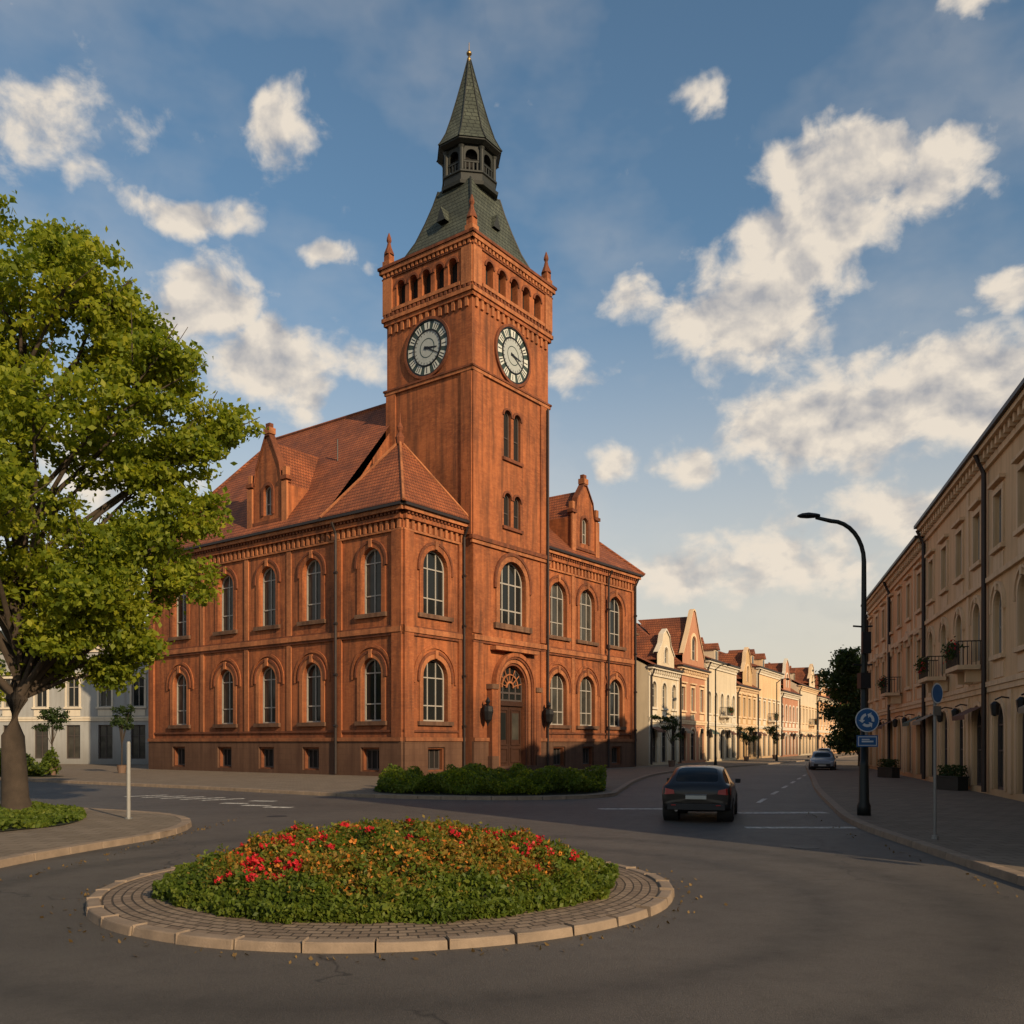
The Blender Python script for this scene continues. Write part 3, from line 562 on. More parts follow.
# ================================================================ ground
def mat_asphalt():
    m,nt,out=newmat('asphalt'); tc=N(nt,'ShaderNodeTexCoord').outputs['Object']
    n=noise(nt,tc,.16,5,.6); n2=noise(nt,tc,2.2,5,.7); n3=noise(nt,tc,55,2,.7); n4=noise(nt,tc,150,2,.6)
    cc=ramp(nt,n,[(.35,(.055,.048,.042)),(.65,(.100,.087,.075))])
    cc=mixc(nt,M(nt,'MULTIPLY',mr(nt,n2,.5,.8),.5),cc,(.038,.034,.030,1))
    cc=mixc(nt,M(nt,'MULTIPLY',mr(nt,n4,.50,.70),.6),cc,(.20,.18,.155,1))
    cc=mixc(nt,M(nt,'MULTIPLY',mr(nt,n3,.52,.72),.45),cc,(.020,.018,.016,1))
    vo=N(nt,'ShaderNodeTexVoronoi',{'Vector':N(nt,'ShaderNodeVectorMath',{0:tc,1:N(nt,'ShaderNodeTexNoise',{'Vector':tc,'Scale':1.5,'Detail':3.0}).outputs[1]},operation='ADD').outputs[0],'Scale':.13},feature='DISTANCE_TO_EDGE').outputs[0]
    cr=M(nt,'MULTIPLY',mr(nt,vo,.0,.004,.7,0.0),M(nt,'GREATER_THAN',n,.46))
    cc=mixc(nt,cr,cc,(.014,.013,.012,1))
    ch=N(nt,'ShaderNodeTexBrick',{'Vector':tc,'Color1':(0,0,0,1),'Color2':(1,1,1,1),'Mortar':(.5,.5,.5,1),'Scale':1.0,'Mortar Size':0.0,'Brick Width':5.3,'Row Height':3.1,'Bias':-.75}).outputs[0]
    cc=mixc(nt,M(nt,'MULTIPLY',ch,.28),cc,(.032,.029,.026,1))
    v=N(nt,'ShaderNodeVectorMath',{0:tc,1:(-1.65,12.35,0)},operation='SUBTRACT').outputs[0]
    ln=N(nt,'ShaderNodeVectorMath',{0:v},operation='LENGTH').outputs['Value']
    w=M(nt,'MAXIMUM',M(nt,'SUBTRACT',1.0,M(nt,'MULTIPLY',M(nt,'ABSOLUTE',M(nt,'SUBTRACT',ln,5.6)),2.0),clamp=True),M(nt,'SUBTRACT',1.0,M(nt,'MULTIPLY',M(nt,'ABSOLUTE',M(nt,'SUBTRACT',ln,7.3)),1.8),clamp=True))
    cc=mixc(nt,M(nt,'MULTIPLY',w,M(nt,'MULTIPLY',n2,.95)),cc,(.034,.031,.028,1))
    rg=M(nt,'ADD',M(nt,'MULTIPLY',n2,.25),.50)
    pbsdf(nt,out,cc,rg,bump(nt,M(nt,'ADD',n3,n4),.9,.010),spec=.35); return m
ASPH=mat_asphalt()
def mat_pave(name,c1,c2,mort,w,h):
    m,nt,out=newmat(name); tc=N(nt,'ShaderNodeTexCoord').outputs['Object']
    b=N(nt,'ShaderNodeTexBrick',{'Vector':tc,'Color1':c4(c1),'Color2':c4(c2),'Mortar':c4(mort),'Scale':1.0,'Mortar Size':.012,'Brick Width':w,'Row Height':h})
    n=noise(nt,tc,.8,5,.65); n2=noise(nt,tc,30,2)
    cc=mixc(nt,M(nt,'MULTIPLY',n,.6),b.outputs[0],c4(tuple(x*.5 for x in c1)))
    pbsdf(nt,out,cc,.85,bump(nt,M(nt,'ADD',M(nt,'MULTIPLY',b.outputs[1],-1.0),M(nt,'MULTIPLY',n2,.4)),.5,.01),spec=.3); return m
PAVE=mat_pave('paving_slabs',(.18,.14,.10),(.24,.19,.14),(.065,.05,.038),.5,.35)
KERB=mat_plain('kerb_granite',(.23,.17,.12),.8,var=.5,scale=4,bmp=.5)
GND=mat_plain('earth',(.06,.07,.035),.95,var=.4,scale=.2)
def mat_paint():
    m,nt,out=newmat('road_paint'); tc=N(nt,'ShaderNodeTexCoord').outputs['Object']
    n=noise(nt,tc,7,5,.78); f=mr(nt,n,.42,.60,0.0,.9)
    cc=mixc(nt,f,(.62,.59,.53,1),(.085,.08,.075,1)); pbsdf(nt,out,cc,.7); return m
PAINT=mat_paint()
def sheet(name,pts,z,m):
    tr=tessellate_polygon([[Vector((p[0],p[1],0)) for p in pts]])
    mb=MB(); mb.add([(p[0],p[1],z) for p in pts],[tuple(t) for t in tr],m); return mb.build(name)
sheet('ground',[(-1500,-1500),(1500,-1500),(1500,2500),(-1500,2500)],0,GND)
sheet('road',[(-110,-45),(120,-45),(120,210),(-110,210)],.004,ASPH)
def smooth(pts,n=6,closed=False):
    out=[]; P=[Vector((p[0],p[1])) for p in pts]; L=len(P); rng=range(L if closed else L-1)
    for i in rng:
        g=(lambda k:P[k%L]) if closed else (lambda k:P[max(0,min(L-1,k))])
        p0,p1,p2,p3=g(i-1),g(i),g(i+1),g(i+2)
        for k in range(n):
            t=k/n; out.append(.5*((2*p1)+(p2-p0)*t+(2*p0-5*p1+4*p2-p3)*t*t+(3*p1-p0-3*p2+p3)*t**3))
    if not closed: out.append(P[-1])
    return out
def pavement(name,kerb,rest,m=PAVE,h=.12,closed=False,kw=.22,slen=.9,side=1):
    E=empty(name); k=smooth(kerb,8,closed); poly=k+[Vector(p) for p in rest]
    mb=MB(); tr=tessellate_polygon([[Vector((p[0],p[1],0)) for p in poly]])
    mb.add([(p[0],p[1],h) for p in poly],[tuple(t) for t in tr],m)
    mb.build('slabs',E)
    kb=MB(); pts=k+([k[0]] if closed else [])
    L=[0]
    for i in range(1,len(pts)): L.append(L[-1]+(pts[i]-pts[i-1]).length)
    N_=max(2,int(L[-1]/slen)); S=[]
    for j in range(N_+1):
        d=L[-1]*j/N_; i=max(0,min(len(pts)-2,int(np.searchsorted(L,d))-1)); t=(d-L[i])/max(1e-6,L[i+1]-L[i]); S.append(pts[i].lerp(pts[i+1],t))
    for j in range(N_):
        p,q=S[j],S[j+1]; u=(q-p).normalized(); nn=Vector((-u.y,u.x))*side; g=u*.008; p2,q2=p+g,q-g
        hh=h+.012+random.uniform(-.004,.004); o=nn*kw; e_=-nn*.02; b1=-nn*.005
        vs=[(p2+e_)[:]+(0,),(q2+e_)[:]+(0,),(q2+o)[:]+(0,),(p2+o)[:]+(0,)]
        vs+=[(p2+b1)[:]+(hh,),(q2+b1)[:]+(hh,),(q2+o)[:]+(hh,),(p2+o)[:]+(hh,)]
        kb.add(vs,[(4,5,6,7),(0,1,5,4),(1,2,6,5),(2,3,7,6),(3,0,4,7)],KERB)
    kb.build('kerb',E,bevel=.012); return E
pavement('pavement',[(5.0,-44),(6.0,-10),(6.6,4),(6.9,9),(7.15,12.7),(7.6,16.8),(8.3,22),(9.9,28),(12.8,38),(16.6,50),(21,64),(27,82),(38,108),(52,135),(66,168)],[(110,168),(110,-44)],side=-1)
pavement('pavement',[(-100,98),(-60,71),(-24,46),(-14,39.2),(-5.4,32.9),(0,31.4),(3.4,33.0),(4.5,37),(6.6,47),(9.8,58),(15.5,69.5),(24.5,84.5),(35,104),(50,132),(62,152),(66,172)],[(66,205),(-100,205)],side=1)
pavement('pavement',[(-8.4,8),(-8.2,14.2),(-7.8,16.8),(-7.35,19.2),(-7.7,21.6),(-8.9,23.7),(-11.2,25.4),(-15,27.2),(-24,30),(-50,38)],[(-50,8)],side=1)
mk=MB()
def strip(x0,y0,x1,y1,w):
    a=Vector((x0,y0));b=Vector((x1,y1));u=(b-a).normalized();n=Vector((-u.y,u.x))*w/2
    mk.add([(a+n)[:]+(.009,),(b+n)[:]+(.009,),(b-n)[:]+(.009,),(a-n)[:]+(.009,)],[(0,1,2,3)],PAINT)
sd=Vector((.36,.933))
strip(5.5,21.2,8.1,21.2,.38); strip(6.4,25.6,9.0,25.8,.55); strip(2.6,27.2,4.8,27.2,.4)
for k in range(8):
    p=Vector((8.2,30))+sd*(k*5.2); strip(p.x,p.y,p.x+sd.x*2.4,p.y+sd.y*2.4,.16)
for k in range(6):
    p=Vector((9.6,29))+sd*(k*6.5); strip(p.x+1.3,p.y,p.x+1.3+sd.x*3,p.y+sd.y*3,.12)
for (x,y) in ((-9.6,29.8),(-8.6,28.8),(-7.7,28.0),(-9.0,31.0)): strip(x,y,x+.9,y-.2,.42)
for k in range(5): strip(-10.8-.9*k,31.2+.55*k,-9.6-.9*k,32.3+.55*k,.35)
mk.build('road_markings')
BUMP=mat_plain('black_plastic',(.02,.02,.021),.6)
mh=MB(); mh.lathe([(.27,.006),(.27,.010)],5.6,17.2,24,BUMP); mh.lathe([(.27,.006),(.27,.010)],-6.4,24.5,24,BUMP); mh.build('manhole_cover')
# fallen leaves and grit gathered along the kerbs
fp=[]
for k in range(420):
    c_=random.random()
    if c_<.45:
        a=random.uniform(0,6.283); r=3.9+abs(random.gauss(0,.18)); fp.append((-1.65+r*math.cos(a),12.35+r*math.sin(a),.018))
    elif c_<.8: y=random.uniform(9,24); fp.append((-7.3-.9*max(0,(15-y))/12+abs(random.gauss(0,.15)),y,.018))
    else: y=random.uniform(8,26); fp.append((6.75+.0055*(y-8)**2-abs(random.gauss(0,.15)),y,.018))
leafmesh('fallen_leaves',fp,.055,[mat_leaf('dry_leaves',[(0,(.08,.05,.02)),(1,(.24,.15,.05))],2,.1)],None,None,up=4,asp=.7)

E=empty('linden_tree',(-14.2,24.6,0))
tx,ty=-14.2,24.6
cl=[(-13.0,16.3,.7),(-13.9,15.3,1.1),(-12.1,14.9,.8),(-10.9,14.0,.8),(-12.8,13.6,1.3),(-11.2,12.8,1.1),(-9.2,12.3,.8),(-9.9,11.7,1.0),(-8.5,11.1,.85),(-12.6,11.3,1.5),(-9.2,10.1,.95),(-11.1,9.9,1.4),(-9.2,8.5,.9),(-12.6,8.5,1.5),(-10.5,7.5,1.1),(-9.6,6.7,.8),(-11.0,5.8,1.0),(-12.6,6.3,1.2),(-11.9,4.9,.8),(-10.7,4.8,.6),(-11.5,4.1,.6),(-13.0,4.4,.9),(-14.2,6.2,1.4),(-15.4,15.4,1.2),(-16.4,13.7,1.5),(-17.8,11.5,1.5),(-15,12,1.7),(-14.3,13.6,1.4),(-14.3,9.6,1.7),(-18.4,9,1.5),(-16,9,1.7),(-17.4,6.6,1.4),(-15.6,5,1.2),(-14.2,7.6,1.4),(-16,7,1.4)]
cs=[]
for (x,z,r) in cl: cs.append((x-tx,random.uniform(-1.6,1.6),z,r))
for k in range(30):
    a=random.uniform(0,2*math.pi); zz=random.uniform(5.2,14.3); rr=4.2*math.sqrt(max(.1,1-((zz-10)/6.2)**2)); sy=1 if k%2 else -1
    cs.append((.4+rr*.85*math.cos(a),sy*abs(rr*.85*math.sin(a)+.6),zz,random.uniform(.9,1.3)))
P=clumps(cs,1900,28,.19)
leafmesh('foliage',P,.17,[LF],None,E,up=.2,asp=.62)
tb=MB()
tb.tube([(.7,0,-.05),(.68,0,.15),(.62,0,.5),(.6,0,1.2),(.55,.02,2.2),(.66,0,3.2),(.75,0,5),(.7,.1,8),(.8,0,11),(.9,0,14.8)],[.50,.41,.35,.32,.29,.28,.25,.2,.12,.03],BARK,14)
for (x,y,z,r) in cs:
    z0=max(3.2,z-2.2-.35*math.hypot(x,y)); k=min(1,z0/15); bx=.65+.2*k
    s0=Vector((bx,0,z0)); e0=Vector((x,y,z)); md=s0.lerp(e0,.5)+Vector((random.uniform(-.3,.3),random.uniform(-.3,.3),random.uniform(-.2,.5)))
    tb.tube([s0,md,e0],[.10*(1.25-k),.055,.02],BARK,6)
    for j in range(3):
        q=e0+Vector((random.gauss(0,r*.7),random.gauss(0,r*.7),random.gauss(.2,r*.5))); tb.tube([md.lerp(e0,.6),q],[.03,.01],BARK,4)
tb.build('trunk',E,smooth=True)
def small_tree(name,x,y,h,r,leaf=LFD,n=5000,size=.22,trunk=.16,base=.3):
    E=empty(name,(x,y,0)); cs=[]
    for k in range(16):
        t=random.random(); zz=h*(base+.12+(1-base-.22)*t); rr=r*.65*math.sqrt(max(.05,1-((t-.4)/.75)**2)); a=random.uniform(0,6.28); cs.append((rr*math.cos(a),rr*math.sin(a),zz,r*.42))
    leafmesh('foliage',clumps(cs,n//16,14,r*.1),size,[leaf],None,E,up=.4,asp=.6)
    b=MB(); b.tube([(0,0,0),(.05,0,h*.4),(0,.05,h*.85)],[trunk,trunk*.7,.03],BARK,8)
    for c in cs: b.tube([(0,0,h*base),(c[0]*.5,c[1]*.5,(c[2]+h*base)/2),c[:3]],[trunk*.4,.04,.015],BARK,5)
    b.build('trunk',E,smooth=True)
small_tree('unseen_shade_tree',28.2,73,9.6,3.0,n=16000,size=.26,base=.1)
small_tree('unseen_shade_tree',33.5,84,10.5,3.4,n=11000,size=.32,base=.12)
small_tree('unseen_shade_tree',39,95,10.5,3.4,n=9000,size=.32,base=.12)
small_tree('unseen_shade_tree',-31,48,8.5,3.0,LF,n=13000,size=.22)
small_tree('unseen_shade_tree',-40,62,10,4.0,LFD,n=10000,size=.32)
small_tree('unseen_shade_tree',-48,57,11,4.5,LFD,n=10000,size=.32)
small_tree('unseen_shade_tree',7.6,-11.5,8.6,2.5,LF,n=6000,size=.26)  # tree added behind the camera for its shade on the foreground
POT=mat_plain('terracotta_pot',(.16,.10,.07),.8)
def topiary(x,y,h,r):
    E=empty('potted_tree',(x,y,.12)); b=MB(); b.lathe([(.22,0),(.3,.45),(.33,.5),(.26,.5)],0,0,14,POT); b.tube([(0,0,.45),(.03,0,h)],.04,BARK,6)
    cs=[(random.gauss(0,r*.45),random.gauss(0,r*.45),h+random.gauss(0,r*.5),r*.5) for _ in range(8)]
    for c in cs: b.tube([(0,0,h*.55),c[:3]],[.025,.01],BARK,4)
    b.build('pot_and_stem',E); leafmesh('foliage',clumps(cs,220,8,r*.12),.15,[LFD],None,E)
for p in ((12.6,71.0,3.2,.9),(24.3,93.3,2.9,.9),(30.8,105.5,3,1.0),(-24.5,56.5,3.2,.8),(-27,52.8,3.2,.8)): topiary(*p)
def treemass(name,x0,x1,y0,y1,h,n,size):
    cs=[]
    for k in range(60): cs.append((random.uniform(x0,x1),random.uniform(y0,y1),random.uniform(.25,.8)*h,random.uniform(.18,.3)*h))
    leafmesh(name,clumps(cs,n//60,16,h*.05),size,[LFD])
treemass('distant_trees',-120,-68,92,115,15,18000,.6)
treemass('distant_trees',70,130,185,215,12,10000,.8)
treemass('distant_trees',-68,-22,104,118,12,14000,.6)
# ================================================================ roundabout island
cxr,cyr=-1.65,12.35
E=empty('roundabout_island',(cxr,cyr,0))
def mat_cobble():
    m,nt,out=newmat('radial_setts'); tc=N(nt,'ShaderNodeTexCoord').outputs['Object']; s=N(nt,'ShaderNodeSeparateXYZ',{0:tc})
    th=M(nt,'MULTIPLY',M(nt,'ARCTAN2',s.outputs[1],s.outputs[0]),3.6); r=N(nt,'ShaderNodeVectorMath',{0:tc},operation='LENGTH').outputs['Value']
    nz=noise(nt,tc,3,3); uv=N(nt,'ShaderNodeCombineXYZ',{0:M(nt,'ADD',th,M(nt,'MULTIPLY',nz,.03)),1:M(nt,'ADD',r,M(nt,'MULTIPLY',nz,.03)),2:0.0}).outputs[0]
    b=N(nt,'ShaderNodeTexBrick',{'Vector':uv,'Color1':(.19,.135,.095,1),'Color2':(.32,.235,.165,1),'Mortar':(.055,.042,.03,1),'Scale':1.0,'Mortar Size':.013,'Mortar Smooth':.5,'Brick Width':.2,'Row Height':.11})
    n=noise(nt,tc,1.6,5,.7); cc=mixc(nt,M(nt,'MULTIPLY',n,.65),b.outputs[0],(.08,.06,.042,1))
    pbsdf(nt,out,cc,.8,bump(nt,M(nt,'ADD',M(nt,'MULTIPLY',b.outputs[1],-1.0),M(nt,'MULTIPLY',noise(nt,tc,25,3),.5)),.9,.02),spec=.3); return m
b=MB(); b.lathe([(3.66,.085),(3.4,.10),(2.9,.12),(0.05,.2)],0,0,96,mat_cobble(),cap=False); b.build('setts',E)
b=MB(); ns=34
for k in range(ns):
    a0=2*math.pi*k/ns+.0025; a1=2*math.pi*(k+1)/ns-.0025; hh=.10+random.uniform(-.007,.007); vs=[]; st=5; dr=random.uniform(-.012,.012)
    for j in range(st):
        a=a0+(a1-a0)*j/(st-1)
        for (r,z) in ((3.81+dr,0),(3.79+dr,hh),(3.64,hh+.003),(3.64,0)): vs.append((r*math.cos(a),r*math.sin(a),z))
    fs=[(j*4+i,j*4+i+1,j*4+5+i,j*4+4+i) for j in range(st-1) for i in range(3)]+[(0,1,2,3),tuple((st-1)*4+i for i in range(4))]
    b.add(vs,fs,KERB)
b.build('kerb_stones',E,bevel=.015)
E=empty('flower_bed',(cxr+.05,cyr,0)); RB=2.92
def mh_(x,y):
    r=np.hypot(x,y); a=np.arctan2(y,x); R=RB+.06*np.sin(a*9)+.05*np.sin(a*17+1)
    h=.13+.12*np.clip((R-r)/.3,0,1)**.6+.50*np.clip(1-(r/2.8)**2,0,1)**.9
    h+=np.clip((R-r)*2,0,1)*(.08*np.sin(x*4.1+1.3*np.sin(y*3))*np.cos(y*4.7+x)+.05*np.sin(x*9+y*5))
    return h
SOIL=mat_plain('dark_green_soil',(.014,.020,.007),1.0)  # dark green base under the leaves
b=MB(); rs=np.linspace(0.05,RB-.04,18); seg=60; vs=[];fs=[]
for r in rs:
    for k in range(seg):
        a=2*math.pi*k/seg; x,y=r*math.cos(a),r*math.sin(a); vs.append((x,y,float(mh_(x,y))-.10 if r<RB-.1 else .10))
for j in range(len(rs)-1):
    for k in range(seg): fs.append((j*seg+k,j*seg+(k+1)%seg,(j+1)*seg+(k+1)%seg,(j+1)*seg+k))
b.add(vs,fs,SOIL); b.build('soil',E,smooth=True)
n=90000; r=(RB+.06)*np.sqrt(np.random.rand(n)); a=np.random.rand(n)*2*np.pi
edge=np.random.rand(n)<.12; r=np.where(edge,RB-.03+.12*np.random.rand(n)+.06*np.sin(a*9)+.05*np.sin(a*23),r); x,y=r*np.cos(a),r*np.sin(a)
z=mh_(x,y)+np.random.normal(size=n)*.045; z=np.where(edge,.12+np.random.rand(n)*.18,z)
zn=np.sin(x*2.3+y*1.1)+np.sin(y*2.9-x*.7)
inner=(r<2.4+.15*np.sin(a*7))&(np.random.rand(n)<np.clip(.6+.25*zn,0.15,.95))
mi=np.where(inner,1,0)
fy=inner&(np.random.rand(n)<.16); mi=np.where(fy,3,mi)
leafmesh('foliage',np.stack([x,y,z],1),.064,[HG,HO,FRD,FYL],mi,E,up=.6,asp=.6)
sx_=[]
for _ in range(600):
    rr=2.75*math.sqrt(random.random()); aa=random.uniform(0,6.283); x0,y0=rr*math.cos(aa),rr*math.sin(aa); z0=float(mh_(x0,y0)); hh=random.uniform(.05,.18)
    for j in range(18): sx_.append((x0+random.gauss(0,.03),y0+random.gauss(0,.03),z0+hh*random.random()))
leafmesh('sprigs',sx_,.055,[HG,HO],(np.random.rand(len(sx_))<.4).astype(int),E,asp=.45)
fl=[]
def fcl(xc,yc,k,sx,sy):
    for _ in range(k):
        x,y=xc+random.gauss(0,sx),yc+random.gauss(0,sy)
        if x*x+y*y<7.2:
            zc=float(mh_(x,y))+.06+random.random()*.05
            for _ in range(20): fl.append((x+random.gauss(0,.026),y+random.gauss(0,.026),zc+random.gauss(0,.02)))
fcl(-1.45,-.9,50,.28,.5); fcl(-1.1,-1.9,12,.22,.18); fcl(-.6,.3,10,.5,.3); fcl(1.4,-.2,22,.4,.35); fcl(1.9,-.6,12,.25,.3); fcl(.3,.6,18,1.0,.6); fcl(.5,-.6,14,.9,.6); fcl(-1.9,.3,10,.3,.3)
leafmesh('red_flowers',fl,.044,[FRD,FYL],(np.repeat(np.random.rand(len(fl)//20+1),20)[:len(fl)]<.12).astype(int),E,up=1.5,asp=.9)
def shrubbed(name,outl,h,n,size,zb=.12,mats=(HG,LFD),thr=.9):
    xs=[p[0] for p in outl];ys=[p[1] for p in outl]; pts=smooth(outl,5,True); px=np.array([p[0] for p in pts]);py=np.array([p[1] for p in pts])
    def inside(X,Y):
        c_=np.zeros(len(X),bool); j=len(px)-1
        for i in range(len(px)):
            k=((py[i]>Y)!=(py[j]>Y))&(X<(px[j]-px[i])*(Y-py[i])/(py[j]-py[i]+1e-9)+px[i]); c_^=k; j=i
        return c_
    X=np.random.uniform(min(xs),max(xs),n*2);Y=np.random.uniform(min(ys),max(ys),n*2); k=inside(X,Y); X,Y=X[k],Y[k]
    bumps=.5+.35*np.sin(X*1.9+np.sin(Y*1.3)*2)*np.cos(Y*1.7+X*.4)+.28*np.sin(X*4.3+Y*3.1)
    Z=zb+h*np.clip(bumps,.18,1.1)*np.random.rand(len(X))**.35
    E=empty(name); leafmesh('foliage',np.stack([X,Y,Z],1),size,list(mats),(np.sin(X*.9+Y*1.4)+np.random.normal(size=len(X))*.5>thr).astype(int),E,up=.3,asp=.55)
    mb=MB(); tr=tessellate_polygon([[Vector((p[0],p[1],0)) for p in pts]]); mb.add([(p[0],p[1],zb+.02) for p in pts],[tuple(t) for t in tr],SOIL); mb.build('soil',E)
    return E
shrubbed('shrub_bed',[(-5.0,34.0),(-2.5,32.6),(0,32.1),(2.9,33.5),(3.8,37),(2.5,41),(-1.5,42),(-5.3,38)],.9,36000,.13,.12,(HG,LF),.6)
shrubbed('lawn_verge',[(-10.3,21.2),(-10.5,19.6),(-12,18.4),(-20,17.0),(-34,17),(-34,27),(-18,27),(-13,25.9),(-11.2,23.6)],.2,60000,.11,.12,(HG,HG))
shrubbed('hedge',[(-30,50.5),(-26.5,49.5),(-25.5,51),(-33,56),(-36,55)],1.5,12000,.19)
shrubbed('hedge',[(-40,50),(-31,45),(-29,47),(-38,54)],1.9,12000,.2)
# ================================================================ street furniture
GREEN=mat_plain('lamp_post_paint',(.014,.018,.017),.45,.3)
E=empty('street_lamp',(9.15,23.4,.12)); b=MB()
b.lathe([(.17,0),(.17,.25),(.13,.35),(.115,1.3),(.09,1.45)],0,0,16,GREEN)
pts=[(0,0,1.4),(0,0,4),(0,0,6.6)]; rr=[.09,.075,.06]
for k in range(1,9):
    t=k/8*math.pi/2; pts.append((-.85*(1-math.cos(t)),0,6.6+1.05*math.sin(t))); rr.append(.055)
pts.append((-1.25,0,7.74)); rr.append(.045)
b.tube(pts,rr,GREEN,12); b.build('pole',E,smooth=True)
b=MB()
prof=[(-1.15,.05,.05),(-1.25,.11,.07),(-1.45,.16,.09),(-1.62,.14,.07),(-1.72,.05,.03)]
vs=[];fs=[]
for (x,w,h) in prof:
    for k in range(10):
        t=2*math.pi*k/10; vs.append((x,w*math.cos(t),7.78+(h*math.sin(t) if math.sin(t)>0 else h*.6*math.sin(t))))
for j in range(len(prof)-1):
    for k in range(10): fs.append((j*10+k,j*10+(k+1)%10,(j+1)*10+(k+1)%10,(j+1)*10+k))
fs+= [tuple(range(10)),tuple(40+k for k in range(10))]
b.add(vs,fs,METAL); b.build('lamp_head',E,smooth=True)
b=MB()
for z in (4.9,3.9): b.tube([(0,0,z),(-.28,0,z+.02)],.025,METAL,6); b.tube([(0,0,z),(.22,0,z+.02)],.025,METAL,6)
b.box(-.13,.13,-.13,.13,3.3,3.7,METAL); b.box(-.11,.11,-.2,-.1,4.2,4.75,METAL)
b.build('brackets',E)
SB=mat_plain('sign_blue',(.02,.10,.26),.4,var=.15); SW=mat_plain('sign_white',(.55,.58,.60),.5,var=.1); GREYM=mat_plain('galvanised_steel',(.20,.20,.195),.5,.5,var=.2)
def disc_y(mb,cx_,cz,r,y,m,seg=32): mb.add([(cx_+r*math.cos(2*math.pi*k/seg),y,cz+r*math.sin(2*math.pi*k/seg)) for k in range(seg)],[tuple(range(seg))],m)
E=empty('traffic_sign',(9.15,23.22,.12)); b=MB()
disc_y(b,0,2.47,.31,-.04,SW); disc_y(b,0,2.47,.285,-.045,SB)
for k in range(3):
    a=math.pi/2+k*2*math.pi/3
    for j in range(6):
        t=a+.25+j*.22; t2=t+.22
        b.add([(.11*math.cos(t),-.049,2.47+.11*math.sin(t)),(.18*math.cos(t),-.049,2.47+.18*math.sin(t)),(.18*math.cos(t2),-.049,2.47+.18*math.sin(t2)),(.11*math.cos(t2),-.049,2.47+.11*math.sin(t2))],[(0,1,2,3)],SW)
    t=a+.25+6*.22; b.add([(.06*math.cos(t),-.050,2.47+.06*math.sin(t)),(.23*math.cos(t),-.050,2.47+.23*math.sin(t)),(.15*math.cos(t+.5),-.050,2.47+.15*math.sin(t+.5))],[(0,1,2)],SW)
b.box(-.27,.27,-.05,-.03,1.78,2.08,SB); b.box(-.24,.24,-.055,-.05,1.81,2.05,SW); b.box(-.22,.22,-.059,-.055,1.83,2.03,SB)
b.box(-.15,.15,-.063,-.059,1.90,1.94,SW); b.box(-.15,.05,-.063,-.059,1.96,1.985,SW)
b.box(-.02,.02,-.03,.08,1.8,2.5,GREYM); b.build('panels',E)
E=empty('traffic_sign',(8.27,17.6,.12),rad(35)); b=MB(); b.tube([(0,0,0),(0,0,2.95)],.03,GREYM,10)
disc_y(b,0,2.85,.2,-.05,SW); disc_y(b,0,2.85,.175,-.055,SB); disc_y(b,0,2.85,.2,-.04,GREYM); b.box(-.14,.14,-.05,-.04,2.42,2.6,GREYM); b.lathe([(.07,0),(.06,.08)],0,0,12,GREYM); b.build('sign',E)
E=empty('steel_bollard_post',(-9.5,22.3,.12)); b=MB(); b.lathe([(.046,0),(.046,1.86),(.04,1.9),(.02,1.92)],0,0,14,mat_plain('pale_post_paint',(.27,.26,.24),.5,var=.25)); b.lathe([(.1,0),(.1,.03)],0,0,14,GREYM); b.build('post',E)
for (x,y) in ((17.3,76.5),(27.5,93.5),(40,118)):
    E=empty('street_lamp',(x,y,.12)); b=MB(); b.lathe([(.16,0),(.1,.6),(.07,.8),(.05,8.2)],0,0,10,GREEN); b.tube([(0,0,8.1),(.4,-.2,8.5),(1.0,-.5,8.55)],.04,GREEN,6); b.lathe([(.05,8.6),(.2,8.5),(.16,8.38)],1.0,-.5,10,METAL); b.build('post',E)
for (x,y) in ((-28,44.5),(-34.5,50)):
    E=empty('street_lamp',(x,y,.12)); b=MB(); b.lathe([(.14,0),(.08,.6),(.05,.8),(.045,3.6),(.05,3.7)],0,0,10,GREEN); b.lathe([(.1,3.7),(.2,4.05),(.22,4.1),(.05,4.35),(.02,4.5)],0,0,6,METAL); b.build('post',E)
for (X,Y) in ((17.6,36),(20.5,49)):
    E=empty('planter_box',(X,Y,.12),rad(15)); b=MB(); b.box(-.25,.25,-.6,.6,0,.5,DARKW); b.box(-.28,.28,-.63,.63,.5,.56,DARKW); b.build('box',E,bevel=.01)
    q=np.random.rand(900,3)*np.array([.5,1.2,.5])-np.array([.25,.6,-.5]); leafmesh('foliage',q,.1,[LFD],None,E)

# ================================================================ cars
TYRE=mat_plain('tyre_rubber',(.012,.012,.013),.9); RIM=mat_plain('alloy_rim',(.22,.22,.23),.35,.8)
CG=mat_glass('car_glass',(.008,.009,.010),.08,0,.2); TAIL=mat_plain('tail_lamp_red',(.30,.010,.008),.3,var=.3,spec=.5,scale=20); HEAD=mat_plain('head_lamp',(.6,.62,.65),.15,var=.1,spec=.8); PLATE=mat_plain('number_plate',(.42,.42,.38),.5)
def paintmat(name,c):
    m,nt,out=newmat(name); bb=pbsdf(nt,out,c4(c),.35,spec=.3); bb.inputs['Coat Weight'].default_value=.35; bb.inputs['Coat Roughness'].default_value=.08
    tc=N(nt,'ShaderNodeTexCoord').outputs['Object']; n=noise(nt,tc,6,3); nt.links.new(mixc(nt,n,c4(c),c4([min(1,x*1.25+.003) for x in c])),bb.inputs['Base Color']); return m
